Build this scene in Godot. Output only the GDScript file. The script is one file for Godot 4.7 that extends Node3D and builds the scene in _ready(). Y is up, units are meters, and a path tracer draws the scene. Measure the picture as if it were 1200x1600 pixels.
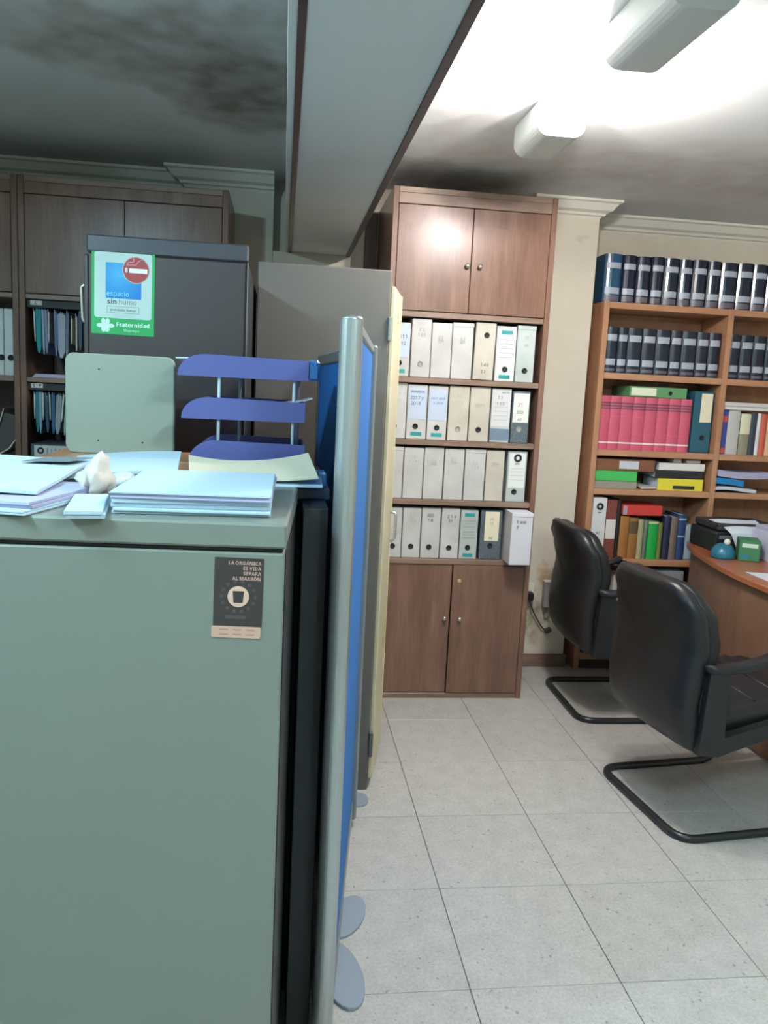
extends Node3D

# ---------------------------------------------------------------- bookkeeping
var M := {}
var used := {}
var cache := {}
var rng := RandomNumberGenerator.new()
const V0 := Vector3.ZERO

func numbered(n: String) -> String:
	if not used.has(n):
		used[n] = 0
		return n
	used[n] += 1
	return "%s_%03d" % [n, used[n]]

func tag(o: Node, label := "", category := "", group := "", kind := "") -> void:
	if label != "": o.set_meta("label", label)
	if category != "": o.set_meta("category", category)
	if group != "": o.set_meta("group", group)
	if kind != "": o.set_meta("kind", kind)

func thing(n: String, label: String, category: String, at := V0, turn := 0.0, group := "") -> Node3D:
	var o := Node3D.new()
	o.name = numbered(n)
	add_child(o)
	o.position = at
	o.rotation.y = turn
	tag(o, label, category, group)
	return o

func put(n: String, mesh: Mesh, mat: Material, parent: Node3D = null, at := V0, rot := V0) -> MeshInstance3D:
	var o := MeshInstance3D.new()
	o.mesh = mesh
	o.material_override = mat
	o.position = at
	o.rotation = rot
	o.cast_shadow = GeometryInstance3D.SHADOW_CASTING_SETTING_ON
	if parent == null:
		o.name = numbered(n)
		add_child(o)
	else:
		o.name = n
		parent.add_child(o, true)
	return o

func struct(n: String, mesh: Mesh, mat: Material, at := V0, rot := V0) -> MeshInstance3D:
	var o := put(n, mesh, mat, null, at, rot)
	o.set_meta("kind", "structure")
	return o

# ---------------------------------------------------------------- mesh makers
func commit(t: PackedVector3Array, smooth := false) -> ArrayMesh:
	var st := SurfaceTool.new()
	st.begin(Mesh.PRIMITIVE_TRIANGLES)
	st.set_smooth_group(0 if smooth else -1)
	for v in t: st.add_vertex(v)
	st.generate_normals()
	return st.commit()

func tri(t: PackedVector3Array, a: Vector3, b: Vector3, c: Vector3, out: Vector3) -> void:
	if (b - a).cross(c - a).dot(out) > 0.0:
		t.append(a); t.append(c); t.append(b)
	else:
		t.append(a); t.append(b); t.append(c)

func quad(t: PackedVector3Array, a: Vector3, b: Vector3, c: Vector3, d: Vector3, out: Vector3) -> void:
	tri(t, a, b, c, out)
	tri(t, a, c, d, out)

func add_box(t: PackedVector3Array, c: Vector3, s: Vector3, b := 0.002, xf := Transform3D.IDENTITY) -> void:
	var h := s * 0.5
	b = minf(b, minf(h.x, minf(h.y, h.z)) * 0.9)
	var ax := [Vector3.RIGHT, Vector3.UP, Vector3.BACK]
	var P := func(s0: float, s1: float, s2: float, f: int) -> Vector3:
		var v := Vector3(s0 * (h.x - (0.0 if f == 0 else b)), s1 * (h.y - (0.0 if f == 1 else b)), s2 * (h.z - (0.0 if f == 2 else b)))
		return v
	var o := xf * c
	var sg := [-1.0, 1.0]
	var G := func(s: Array, f: int) -> Vector3: return xf * (c + P.call(s[0], s[1], s[2], f))
	for f in 3:
		var u := (f + 1) % 3
		var w := (f + 2) % 3
		for q in sg:
			var cs := []
			for k in [[-1.0, -1.0], [1.0, -1.0], [1.0, 1.0], [-1.0, 1.0]]:
				var s3 := [0.0, 0.0, 0.0]
				s3[f] = q; s3[u] = k[0]; s3[w] = k[1]
				cs.append(G.call(s3, f))
			quad(t, cs[0], cs[1], cs[2], cs[3], (cs[0] + cs[2]) * 0.5 - o)
	for f in 3:
		var u := (f + 1) % 3
		var w := (f + 2) % 3
		for q in sg:
			for r in sg:
				var s1 := [0.0, 0.0, 0.0]
				var s2 := [0.0, 0.0, 0.0]
				s1[u] = q; s1[w] = r; s1[f] = -1.0
				s2[u] = q; s2[w] = r; s2[f] = 1.0
				var a: Vector3 = G.call(s1, u)
				var bb: Vector3 = G.call(s2, u)
				var cc: Vector3 = G.call(s2, w)
				var d: Vector3 = G.call(s1, w)
				quad(t, a, bb, cc, d, (a + cc) * 0.5 - o)
	for q in sg:
		for r in sg:
			for w in sg:
				var a: Vector3 = G.call([q, r, w], 0)
				tri(t, a, G.call([q, r, w], 1), G.call([q, r, w], 2), a - o)

func box(s: Vector3, b := 0.002) -> ArrayMesh:
	var key := "b%.4f,%.4f,%.4f,%.4f" % [s.x, s.y, s.z, b]
	if not cache.has(key):
		var t := PackedVector3Array()
		add_box(t, V0, s, b)
		cache[key] = commit(t)
	return cache[key]

# box given by its low and high corner, as a part
func slab(n: String, lo: Vector3, hi: Vector3, mat: Material, parent: Node3D = null, b := 0.002) -> MeshInstance3D:
	return put(n, box(hi - lo, b), mat, parent, (lo + hi) * 0.5)

func wall(n: String, lo: Vector3, hi: Vector3, mat: Material) -> MeshInstance3D:
	return struct(n, box(hi - lo, 0.001), mat, (lo + hi) * 0.5)

# polygon extruded: axis 0: (z,y) along x; 1: (x,z) along y; 2: (x,y) along z
func add_extrude(t: PackedVector3Array, poly: PackedVector2Array, d0: float, d1: float, axis := 2, bev := 0.0) -> void:
	var n := poly.size()
	var area := 0.0
	for i in n: area += poly[i].cross(poly[(i + 1) % n])
	var sgn := signf(area)
	var to := func(p: Vector2, d: float) -> Vector3:
		return Vector3(d, p.y, p.x) if axis == 0 else (Vector3(p.x, d, p.y) if axis == 1 else Vector3(p.x, p.y, d))
	var cap := poly
	if bev > 0.0:
		var ins := Geometry2D.offset_polygon(poly, -bev)
		if ins.size() == 1 and ins[0].size() == n: cap = ins[0]
		else: bev = 0.0
	if bev > 0.0:  # match start vertices
		var best := 0
		for i in n:
			if cap[i].distance_to(poly[0]) < cap[best].distance_to(poly[0]): best = i
		var c2 := PackedVector2Array()
		var a2 := 0.0
		for i in n: a2 += cap[i].cross(cap[(i + 1) % n])
		for i in n: c2.append(cap[(best + (i if a2 * area > 0.0 else -i) + n) % n])
		cap = c2
	var lo := minf(d0, d1)
	var hi := maxf(d0, d1)
	for i in n:
		var j := (i + 1) % n
		var e := (poly[j] - poly[i])
		var o2 := Vector2(e.y, -e.x) * sgn
		var o3: Vector3 = to.call(o2, 0.0)
		quad(t, to.call(poly[i], lo + bev), to.call(poly[j], lo + bev), to.call(poly[j], hi - bev), to.call(poly[i], hi - bev), o3)
		if bev > 0.0:
			var dn: Vector3 = to.call(Vector2.ZERO, 1.0)
			quad(t, to.call(poly[i], hi - bev), to.call(poly[j], hi - bev), to.call(cap[j], hi), to.call(cap[i], hi), o3.normalized() + dn)
			quad(t, to.call(poly[i], lo + bev), to.call(poly[j], lo + bev), to.call(cap[j], lo), to.call(cap[i], lo), o3.normalized() - dn)
	var ix := Geometry2D.triangulate_polygon(cap)
	var dn2: Vector3 = to.call(Vector2.ZERO, 1.0)
	for k in range(0, ix.size(), 3):
		tri(t, to.call(cap[ix[k]], hi), to.call(cap[ix[k + 1]], hi), to.call(cap[ix[k + 2]], hi), dn2)
		tri(t, to.call(cap[ix[k]], lo), to.call(cap[ix[k + 1]], lo), to.call(cap[ix[k + 2]], lo), -dn2)

func extrude(poly: PackedVector2Array, d0: float, d1: float, axis := 2, bev := 0.0) -> ArrayMesh:
	var t := PackedVector3Array()
	add_extrude(t, poly, d0, d1, axis, bev)
	return commit(t)

func rrect(x0: float, y0: float, x1: float, y1: float, r: float, n := 5) -> PackedVector2Array:
	var p := PackedVector2Array()
	for c in [[x1 - r, y1 - r, 0.0], [x0 + r, y1 - r, PI / 2], [x0 + r, y0 + r, PI], [x1 - r, y0 + r, PI * 1.5]]:
		for i in n + 1:
			var a: float = c[2] + PI / 2 * i / n
			p.append(Vector2(c[0] + r * cos(a), c[1] + r * sin(a)))
	return p

func disc2(cx: float, cy: float, r: float, n := 24, ry := -1.0) -> PackedVector2Array:
	var p := PackedVector2Array()
	for i in n: p.append(Vector2(cx + r * cos(TAU * i / n), cy + (r if ry < 0.0 else ry) * sin(TAU * i / n)))
	return p

func add_tube(t: PackedVector3Array, path: Array, r: float, sides := 8) -> void:
	var n := path.size()
	var rings := []
	var up := Vector3(0.31, 0.9, 0.17).normalized()
	for i in n:
		var d: Vector3 = (path[mini(i + 1, n - 1)] - path[maxi(i - 1, 0)]).normalized()
		var x := up.cross(d)
		if x.length() < 0.05: x = Vector3.RIGHT.cross(d)
		x = x.normalized()
		var y := d.cross(x).normalized()
		up = y
		var ring := []
		for k in sides: ring.append(path[i] + (x * cos(TAU * k / sides) + y * sin(TAU * k / sides)) * r)
		rings.append(ring)
	for i in n - 1:
		for k in sides:
			var k2 := (k + 1) % sides
			quad(t, rings[i][k], rings[i][k2], rings[i + 1][k2], rings[i + 1][k], rings[i][k] + rings[i][k2] - path[i] * 2.0)
	for k in sides:
		var k2 := (k + 1) % sides
		tri(t, path[0], rings[0][k], rings[0][k2], path[0] - path[1])
		tri(t, path[n - 1], rings[n - 1][k], rings[n - 1][k2], path[n - 1] - path[n - 2])

func tube(path: Array, r: float, sides := 8) -> ArrayMesh:
	var t := PackedVector3Array()
	add_tube(t, path, r, sides)
	return commit(t, true)

# corners of a path rounded with radius r
func rounded(path: Array, r: float, n := 6) -> Array:
	var o := [path[0]]
	for i in range(1, path.size() - 1):
		var a: Vector3 = (path[i - 1] - path[i])
		var b: Vector3 = (path[i + 1] - path[i])
		var k := minf(r, minf(a.length(), b.length()) * 0.49)
		var p0: Vector3 = path[i] + a.normalized() * k
		var p2: Vector3 = path[i] + b.normalized() * k
		for j in n + 1:
			var u := float(j) / n
			o.append(p0.lerp(path[i], u).lerp((path[i] as Vector3).lerp(p2, u), u))
	o.append(path[path.size() - 1])
	return o

# profile of (radius, height) turned about y
func lathe(prof: Array, n := 20) -> ArrayMesh:
	var t := PackedVector3Array()
	for i in prof.size() - 1:
		var p: Vector2 = prof[i]
		var q: Vector2 = prof[i + 1]
		var nn := Vector2(q.y - p.y, p.x - q.x)
		for k in n:
			var a := TAU * k / n
			var b := TAU * (k + 1) / n
			var out := Vector3(cos((a + b) / 2) * nn.x, nn.y, sin((a + b) / 2) * nn.x)
			var A := Vector3(p.x * cos(a), p.y, p.x * sin(a))
			var B := Vector3(p.x * cos(b), p.y, p.x * sin(b))
			var C := Vector3(q.x * cos(b), q.y, q.x * sin(b))
			var D := Vector3(q.x * cos(a), q.y, q.x * sin(a))
			if p.x > 1e-6: tri(t, A, B, C, out)
			if q.x > 1e-6: tri(t, A, C, D, out)
	return commit(t, true)

# closed cushion: an outline (u,v) scaled by k and moved by d for each [k, d]; warp bends it
func pillow(outline: PackedVector2Array, prof: Array, warp: Callable) -> ArrayMesh:
	var t := PackedVector3Array()
	var n := outline.size()
	var rings := []
	for p in prof:
		var ring := []
		for v in outline: ring.append(warp.call(Vector3(v.x * p[0], v.y * p[0], p[1])))
		rings.append(ring)
	for i in rings.size() - 1:
		for k in n:
			var k2 := (k + 1) % n
			var c := Vector3.ZERO
			for q in rings: c += q[k]
			c /= rings.size()
			var mid: Vector3 = warp.call(Vector3(0, 0, (prof[0][1] + prof[prof.size() - 1][1]) * 0.5))
			var out: Vector3 = (rings[i][k] + rings[i + 1][k2]) * 0.5 - mid
			# thin body: weigh the direction of thickness
			var f: Vector3 = warp.call(Vector3(outline[k].x * prof[i][0], outline[k].y * prof[i][0], (prof[0][1] + prof[prof.size() - 1][1]) * 0.5))
			out = (rings[i][k] + rings[i + 1][k]) * 0.5 - f + out * 0.05
			quad(t, rings[i][k], rings[i][k2], rings[i + 1][k2], rings[i + 1][k], out)
	for e in [0, rings.size() - 1]:
		var c: Vector3 = warp.call(Vector3(0, 0, prof[e][1]))
		var inn: Vector3 = warp.call(Vector3(0, 0, (prof[0][1] + prof[prof.size() - 1][1]) * 0.5))
		for k in n: tri(t, c, rings[e][k], rings[e][(k + 1) % n], c - inn)
	return commit(t, true)

# a sheet of thickness th whose top surface is fn(u,v), u and v 0..1
func sheet(fn: Callable, th: float, nu := 12, nv := 12) -> ArrayMesh:
	var t := PackedVector3Array()
	var g := []
	for i in nu + 1:
		var row := []
		for j in nv + 1: row.append(fn.call(float(i) / nu, float(j) / nv))
		g.append(row)
	var dn := Vector3(0, -th, 0)
	for i in nu:
		for j in nv:
			quad(t, g[i][j], g[i + 1][j], g[i + 1][j + 1], g[i][j + 1], Vector3.UP)
			quad(t, g[i][j] + dn, g[i + 1][j] + dn, g[i + 1][j + 1] + dn, g[i][j + 1] + dn, Vector3.DOWN)
	for i in nu:
		for j in [0, nv]:
			quad(t, g[i][j], g[i + 1][j], g[i + 1][j] + dn, g[i][j] + dn, g[i][j] - g[i][nv - j])
	for j in nv:
		for i in [0, nu]:
			quad(t, g[i][j], g[i][j + 1], g[i][j + 1] + dn, g[i][j] + dn, g[i][j] - g[nu - i][j])
	return commit(t)

func write(s: String, h: float, mat: Material, parent: Node3D, at: Vector3, rot := V0, bold := false, align := HORIZONTAL_ALIGNMENT_CENTER) -> MeshInstance3D:
	var key := "t%s%.4f%s%d" % [s, h, bold, align]
	if not cache.has(key):
		var f := SystemFont.new()
		f.font_names = PackedStringArray(["Droid Sans"])
		if bold: f.font_weight = 700
		var m := TextMesh.new()
		m.font = f
		m.text = s
		m.font_size = 24
		m.pixel_size = h / 24.0
		m.depth = 0.0008
		m.curve_step = 2.0
		m.horizontal_alignment = align
		cache[key] = m
	return put("lettering", cache[key], mat, parent, at, rot)

# ---------------------------------------------------------------- materials
func mat(c: Color, rough := 0.6, metal := 0.0, spec := 0.5) -> StandardMaterial3D:
	var m := StandardMaterial3D.new()
	m.albedo_color = c
	m.roughness = rough
	m.metallic = metal
	m.metallic_specular = spec
	return m

func rgb(r: float, g: float, b: float) -> Color:
	return Color(r / 255.0, g / 255.0, b / 255.0)

func flat(r: float, g: float, b: float, rough := 0.6) -> StandardMaterial3D:
	var key := "m%d,%d,%d,%.2f" % [r, g, b, rough]
	if not M.has(key): M[key] = mat(rgb(r, g, b), rough)
	return M[key]

func noise(sd: int, f: float, oct := 4, kind := FastNoiseLite.TYPE_SIMPLEX_SMOOTH) -> FastNoiseLite:
	var n := FastNoiseLite.new()
	n.seed = sd
	n.frequency = f
	n.noise_type = kind
	n.fractal_octaves = oct
	return n

func paint(w: int, h: int, fn: Callable) -> ImageTexture:
	var im := Image.create(w, h, false, Image.FORMAT_RGB8)
	for y in h:
		for x in w: im.set_pixel(x, y, fn.call(x, y))
	return ImageTexture.create_from_image(im)

func tiled(m: StandardMaterial3D, tex: Texture2D, scale: Vector3, offset := V0, world := true) -> StandardMaterial3D:
	m.albedo_texture = tex
	m.uv1_triplanar = true
	m.uv1_world_triplanar = world
	m.uv1_scale = scale
	m.uv1_offset = offset
	m.uv1_triplanar_sharpness = 8.0
	return m

func wood(base: Color, dark: Color, sd: int, along_y: bool) -> ImageTexture:
	var n1 := noise(sd, 0.012, 3)
	var n2 := noise(sd + 1, 0.06, 2)
	var n3 := noise(sd + 2, 0.01, 3)
	return paint(256, 256, func(x, y):
		var a: float = x if along_y else y
		var b: float = y if along_y else x
		var v: float = 0.5 + 0.55 * n1.get_noise_2d(a * 2.2, b * 0.22) + 0.32 * n2.get_noise_2d(a * 4.0, b * 0.25) + 0.25 * n3.get_noise_2d(a, b)
		return base.lerp(dark, clampf(v, 0.0, 1.0)))

func make_materials() -> void:
	# wood of the two built-in cupboards, upright and lying grain
	M.brown = tiled(mat(Color.WHITE, 0.29, 0.0, 0.4), wood(rgb(132, 101, 86), rgb(104, 77, 65), 11, true), Vector3(1.3, 1.3, 1.3))
	M.brown_lying = tiled(mat(Color.WHITE, 0.42), wood(rgb(142, 118, 102), rgb(112, 90, 76), 21, false), Vector3(1.3, 1.3, 1.3))
	M.brown_dark = tiled(mat(Color.WHITE, 0.45), wood(rgb(84, 62, 58), rgb(60, 44, 42), 31, true), Vector3(1.3, 1.3, 1.3))
	M.orange = tiled(mat(Color.WHITE, 0.42), wood(rgb(192, 144, 110), rgb(172, 122, 90), 41, true), Vector3(1.5, 1.5, 1.5))
	M.orange_lying = tiled(mat(Color.WHITE, 0.42), wood(rgb(192, 144, 110), rgb(172, 122, 90), 51, false), Vector3(1.5, 1.5, 1.5))
	M.desk = tiled(mat(Color.WHITE, 0.3), wood(rgb(176, 108, 74), rgb(150, 86, 58), 61, false), Vector3(1.5, 1.5, 1.5))
	M.desk_panel = tiled(mat(Color.WHITE, 0.42), wood(rgb(140, 106, 84), rgb(118, 86, 68), 71, true), Vector3(1.5, 1.5, 1.5))
	# terrazzo
	var f1 := noise(101, 0.35, 2)
	var f2 := noise(102, 0.16, 2)
	var f3 := noise(103, 0.02, 3)
	var f4 := noise(104, 0.09, 1)
	M.tile = []
	var terr := paint(512, 512, func(x, y):
		var v: float = 0.74 + 0.04 * f1.get_noise_2d(x, y) + 0.045 * f2.get_noise_2d(x, y) + 0.035 * f3.get_noise_2d(x, y)
		if f4.get_noise_2d(x, y) > 0.86: v -= 0.16
		if f2.get_noise_2d(x + 900, y) < -0.62: v -= 0.08
		return Color(v, v * 0.99, v * 0.965))
	for k in 3:
		M.tile.append(tiled(mat(Color(1, 1, 1).darkened(0.012 * k), 0.36), terr, Vector3(0.9, 0.9, 0.9), Vector3(0.31 * k, 0, 0.17 * k)))
	M.grout = mat(rgb(124, 121, 114), 0.9)
	# ceiling: old white paint with a mould stain on the left, brown blotches on the right
	var c1 := noise(201, 0.012, 5)
	var c2 := noise(202, 0.05, 4)
	var blobs := [[-0.20, -3.12, 0.32, 0.40, 0.9], [-0.42, -2.88, 0.46, 0.34, 0.7], [-0.10, -2.70, 0.20, 0.40, 0.55], [-0.10, -3.45, 0.24, 0.22, 0.6], [-0.75, -2.75, 0.40, 0.2, 0.3], [-0.3, -2.3, 0.3, 0.3, 0.3], [0.75, -4.15, 0.5, 0.3, 0.5], [1.3, -3.75, 0.8, 0.35, 0.3], [0.62, -3.45, 0.3, 0.45, 0.25], [2.2, -3.7, 0.7, 0.45, 0.3]]
	var ceil_tex := paint(640, 640, func(x, y):
		var X: float = (x / 640.0 - 0.5) * 8.0
		var Z: float = (y / 640.0 - 0.75) * 8.0
		var s := 0.0
		var wx: float = X + 0.16 * c1.get_noise_2d(x * 2.0, y * 2.0) + 0.05 * c2.get_noise_2d(x, y)
		var wz: float = Z + 0.16 * c1.get_noise_2d(x * 2.0 + 500, y * 2.0) + 0.05 * c2.get_noise_2d(x + 300, y)
		for b in blobs:
			var d: float = Vector2((wx - b[0]) / b[2], (wz - b[1]) / b[3]).length()
			s = maxf(s, b[4] * clampf((1.25 - d) * 1.6, 0.0, 1.0))
		s = clampf(s * (0.85 + 0.5 * c2.get_noise_2d(x * 1.5, y * 1.5)) + 0.05 * c1.get_noise_2d(x, y), 0.0, 1.0)
		return Color(0.87, 0.88, 0.88).lerp(Color(0.56, 0.52, 0.485), s))
	M.ceiling = tiled(mat(Color.WHITE, 0.92), ceil_tex, Vector3(0.125, 0.125, 0.125), Vector3(0.5, 0.5, 0.75))
	# walls: cream paint, damp marks low on the pillar
	var w1 := noise(301, 0.02, 4)
	var w2 := noise(302, 0.08, 3)
	var wall_tex := paint(512, 512, func(x, y):
		var v: float = 0.5 + 0.4 * w1.get_noise_2d(x, y) + 0.15 * w2.get_noise_2d(x, y)
		return rgb(220, 211, 195).lerp(rgb(208, 198, 180), clampf(v, 0.0, 1.0)))
	M.wall = tiled(mat(Color.WHITE, 0.85), wall_tex, Vector3(0.4, 0.4, 0.4))
	var pil_tex := paint(512, 512, func(x, y):
		# world: x 0..4 m across, y 0..4 m up
		var X: float = x / 128.0
		var Y: float = (512 - y) / 128.0
		var v: float = 0.5 + 0.4 * w1.get_noise_2d(x, y) + 0.15 * w2.get_noise_2d(x, y)
		var c: Color = rgb(222, 213, 197).lerp(rgb(212, 203, 186), clampf(v, 0.0, 1.0))
		var wx: float = X + 0.05 * w1.get_noise_2d(x * 4.0, y * 4.0)
		var wy: float = Y + 0.08 * w1.get_noise_2d(x * 4.0 + 90, y * 4.0)
		var d := clampf((1.15 - Vector2((wx - 1.42) / 0.09, (wy - 0.30) / 0.16).length()) * 1.5, 0.0, 1.0)
		c = c.lerp(rgb(146, 142, 110), d * clampf(0.65 + 0.9 * w2.get_noise_2d(x * 2.0, y * 2.0), 0.0, 1.0))
		d = clampf((1.1 - Vector2((wx - 1.52) / 0.06, (wy - 0.54) / 0.07).length()) * 1.5, 0.0, 1.0)
		c = c.lerp(rgb(190, 150, 108), d * 0.7)
		d = clampf((1.1 - Vector2((wx - 1.55) / 0.05, (wy - 2.40) / 0.05).length()) * 1.2, 0.0, 1.0)
		return c.lerp(rgb(190, 180, 165), d * 0.5))
	M.pillar = tiled(mat(Color.WHITE, 0.85), pil_tex, Vector3(0.25, 0.25, 0.25))
	M.beam = tiled(mat(Color.WHITE, 0.88), paint(256, 256, func(x, y):
		var v: float = 0.5 + 0.4 * w1.get_noise_2d(x, y)
		return Color(0.82, 0.84, 0.84).lerp(Color(0.78, 0.80, 0.80), v)), Vector3(0.4, 0.4, 0.4))
	M.cornice = mat(rgb(226, 222, 210), 0.75)
	# painted metal, plastic
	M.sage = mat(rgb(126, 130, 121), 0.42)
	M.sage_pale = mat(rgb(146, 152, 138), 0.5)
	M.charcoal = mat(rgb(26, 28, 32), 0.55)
	M.steel_brown = mat(rgb(62, 53, 52), 0.45)
	M.steel_lid = mat(rgb(62, 60, 66), 0.45)
	M.steel_grey = mat(rgb(98, 93, 86), 0.5)
	M.cream_door = mat(rgb(204, 194, 162), 0.45)
	M.alu = mat(rgb(186, 190, 190), 0.34, 0.75)
	M.alu_grey = mat(rgb(140, 146, 150), 0.4, 0.5)
	M.foot_grey = mat(rgb(140, 152, 164), 0.45)
	M.blue_cloth = mat(rgb(24, 104, 178), 0.9)
	M.chrome = mat(rgb(215, 212, 205), 0.25, 0.9)
	M.black_tube = mat(rgb(34, 36, 40), 0.32)
	M.black_plastic = mat(rgb(32, 33, 37), 0.42)
	var lth := noise(401, 0.12, 3)
	M.leather = mat(rgb(26, 27, 30), 0.4)
	M.leather.normal_enabled = true
	var bump := Image.create(256, 256, false, Image.FORMAT_RGB8)
	for y in 256:
		for x in 256:
			var g := 0.5 + 0.5 * lth.get_noise_2d(x, y)
			bump.set_pixel(x, y, Color(g, g, g))
	bump.bump_map_to_normal_map(1.5)
	M.leather.normal_texture = ImageTexture.create_from_image(bump)
	M.leather.normal_scale = 0.35
	M.leather.uv1_triplanar = true
	M.leather.uv1_scale = Vector3(6, 6, 6)
	M.blue_plastic = mat(rgb(90, 95, 150), 0.3)
	M.teal_plastic = mat(rgb(52, 108, 160), 0.3)
	M.fixture = mat(rgb(200, 206, 202), 0.5)
	M.paper = mat(rgb(206, 214, 224), 0.8)
	M.paper_lilac = mat(rgb(178, 176, 204), 0.8)
	M.paper_cool = mat(rgb(188, 207, 219), 0.8)
	M.manila = mat(rgb(218, 206, 178), 0.8)
	M.hole = mat(rgb(24, 23, 24), 0.7)
	M.teal_print = mat(rgb(30, 146, 146), 0.6)
	M.pen = mat(rgb(92, 92, 98), 0.8)
	M.pencil = mat(rgb(170, 168, 164), 0.8)
	M.dark_print = mat(rgb(44, 44, 50), 0.7)
	# cardboard of the archive boxes: white, with grubby patches
	var b1 := noise(501, 0.02, 4)
	for k in [["card", rgb(198, 198, 196), rgb(184, 183, 181)], ["card_cream", rgb(198, 193, 182), rgb(182, 176, 163)], ["card_grey", rgb(180, 188, 185), rgb(166, 175, 172)], ["mottle", rgb(96, 108, 114), rgb(66, 78, 86)]]:
		var n := b1 if k[0] != "mottle" else noise(502, 0.3, 3)
		var ca: Color = k[1]
		var cb: Color = k[2]
		M[k[0]] = tiled(mat(Color.WHITE, 0.75), paint(128, 128, func(x, y): return ca.lerp(cb, clampf(0.5 + 0.9 * n.get_noise_2d(x, y), 0.0, 1.0))), Vector3(2, 2, 2))

# ---------------------------------------------------------------- repeated things
# an upright archive box or lever-arch file, its spine facing +z; origin at the middle of the spine's foot
func file_box(n: String, label: String, cat: String, group: String, at: Vector3, w: float, h: float, depth: float, m: Material, o := {}) -> Node3D:
	var t := thing(n, label, cat, at, o.get("turn", 0.0), group)
	t.rotation.z = o.get("lean", 0.0)
	if o.has("lean"): t.position.y += 0.002
	put("body", box(Vector3(w, h, depth), 0.003), m, t, Vector3(0, h / 2, -depth / 2))
	if o.has("flap"):  # the lid's fold across the spine
		put("lid_edge", box(Vector3(w + 0.002, 0.02, depth * 0.6), 0.002), m, t, Vector3(0, h - 0.008, -depth * 0.3 + 0.002))
	if o.has("lab"):
		var l: Array = o.lab
		put("paper_label", box(Vector3((l[2] - l[0]) * w, (l[3] - l[1]) * h, 0.0014), 0.0003), l[4], t, Vector3(((l[0] + l[2]) / 2 - 0.5) * w, (l[1] + l[3]) / 2 * h, 0.0007))
	if o.has("low"):
		put("lower_band", box(Vector3(w + 0.0008, o.low[1] * h, 0.002), 0.0003), o.low[2], t, Vector3(0, (o.low[0] + o.low[1] / 2) * h, 0.0002))
	for b in o.get("bands", []):
		put("colour_band", box(Vector3(w * 0.56, h * 0.068, 0.0012), 0.0003), M.teal_print, t, Vector3(0, b * h, 0.001))
	for b in o.get("lines", []):
		put("printed_line", box(Vector3(w * 0.72, 0.0016, 0.001), 0.0002), M.pencil, t, Vector3(0, b * h, 0.0015))
	if o.has("hole"):
		var hm: Material = M.hole if not o.has("pale_hole") else flat(150, 146, 140)
		var p := Vector3((o.hole[0] - 0.5) * w, o.hole[1] * h, 0.0)
		put("finger_hole", lathe([Vector2(0.0, 0.001), Vector2(0.0105, 0.001), Vector2(0.0115, 0.0026), Vector2(0.0132, 0.0026), Vector2(0.0138, 0.0)], 18), hm, t, p, Vector3(PI / 2, 0, 0))
	if o.has("ring"):
		put("ring_emblem", lathe([Vector2(0.009, 0.0), Vector2(0.009, 0.003), Vector2(0.02, 0.003), Vector2(0.02, 0.0)], 22), M.dark_print, t, Vector3(0, o.ring * h, 0.0012), Vector3(PI / 2, 0, 0))
	for s in o.get("text", []):
		write(s[0], s[3] * 0.85, s[4] if s.size() > 4 else M.pencil, t, Vector3((s[1] - 0.5) * w, s[2] * h, 0.0022))
	return t

# a book standing upright, round spine facing +z; bands: [y0, y1, material] as fractions of the height
func book(n: String, label: String, group: String, at: Vector3, w: float, h: float, depth: float, m: Material, bands := [], bulge := 0.012, lean := 0.0, page := true) -> Node3D:
	var t := thing(n, label, "book", at, 0.0, group)
	t.rotation.z = lean
	var arc := func(off: float, part := 1.0) -> PackedVector2Array:
		var p := PackedVector2Array()
		for i in 9:
			var u: float = (-1.0 + i / 4.0) * part
			p.append(Vector2(u * (w / 2 + off), off + bulge * (1.0 - u * u) - bulge))
		return p
	var outer: PackedVector2Array = arc.call(0.0, 1.0)
	var cover := PackedVector2Array(outer)
	cover.append(Vector2(w / 2, -depth))
	cover.append(Vector2(w / 2 - 0.003, -depth))
	cover.append(Vector2(w / 2 - 0.003, -bulge - 0.004))
	cover.append(Vector2(-w / 2 + 0.003, -bulge - 0.004))
	cover.append(Vector2(-w / 2 + 0.003, -depth))
	cover.append(Vector2(-w / 2, -depth))
	put("cover", extrude(cover, 0.0, h, 1), m, t)
	if page: put("page_block", box(Vector3(w - 0.0065, h - 0.008, depth - bulge - 0.012), 0.001), M.paper, t, Vector3(0, h / 2, -(depth + bulge) / 2 - 0.001))
	for b in bands:
		var wide := 0.82 if n == "law_volume" else 1.0
		var pl: PackedVector2Array = arc.call(0.0009, wide)
		var inn: PackedVector2Array = arc.call(-0.0005, wide)
		inn.reverse()
		pl.append_array(inn)
		put(b[3] if b.size() > 3 else "spine_label", extrude(pl, b[0] * h, b[1] * h, 1), b[2], t)
	return t

# a book, binder or box lying flat, long side facing +z
func lying(n: String, label: String, cat: String, lo: Vector3, hi: Vector3, m: Material, edge: Material = null, turn := 0.0) -> Node3D:
	var c := (lo + hi) / 2
	var t := thing(n, label, cat, Vector3(c.x, lo.y, c.z), turn)
	var s := hi - lo
	if edge == null:
		put("body", box(s, 0.003), m, t, Vector3(0, s.y / 2, 0))
	else:
		put("cover", box(Vector3(s.x, 0.003, s.z), 0.001), m, t, Vector3(0, 0.0015, 0))
		put("cover", box(Vector3(s.x, 0.003, s.z), 0.001), m, t, Vector3(0, s.y - 0.0015, 0))
		put("spine", box(Vector3(s.x, s.y - 0.006, 0.004), 0.001), m, t, Vector3(0, s.y / 2, s.z / 2 - 0.002))
		put("page_block", box(Vector3(s.x - 0.008, s.y - 0.0062, s.z - 0.014), 0.001), edge, t, Vector3(0, s.y / 2, -0.004))
	return t

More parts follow.
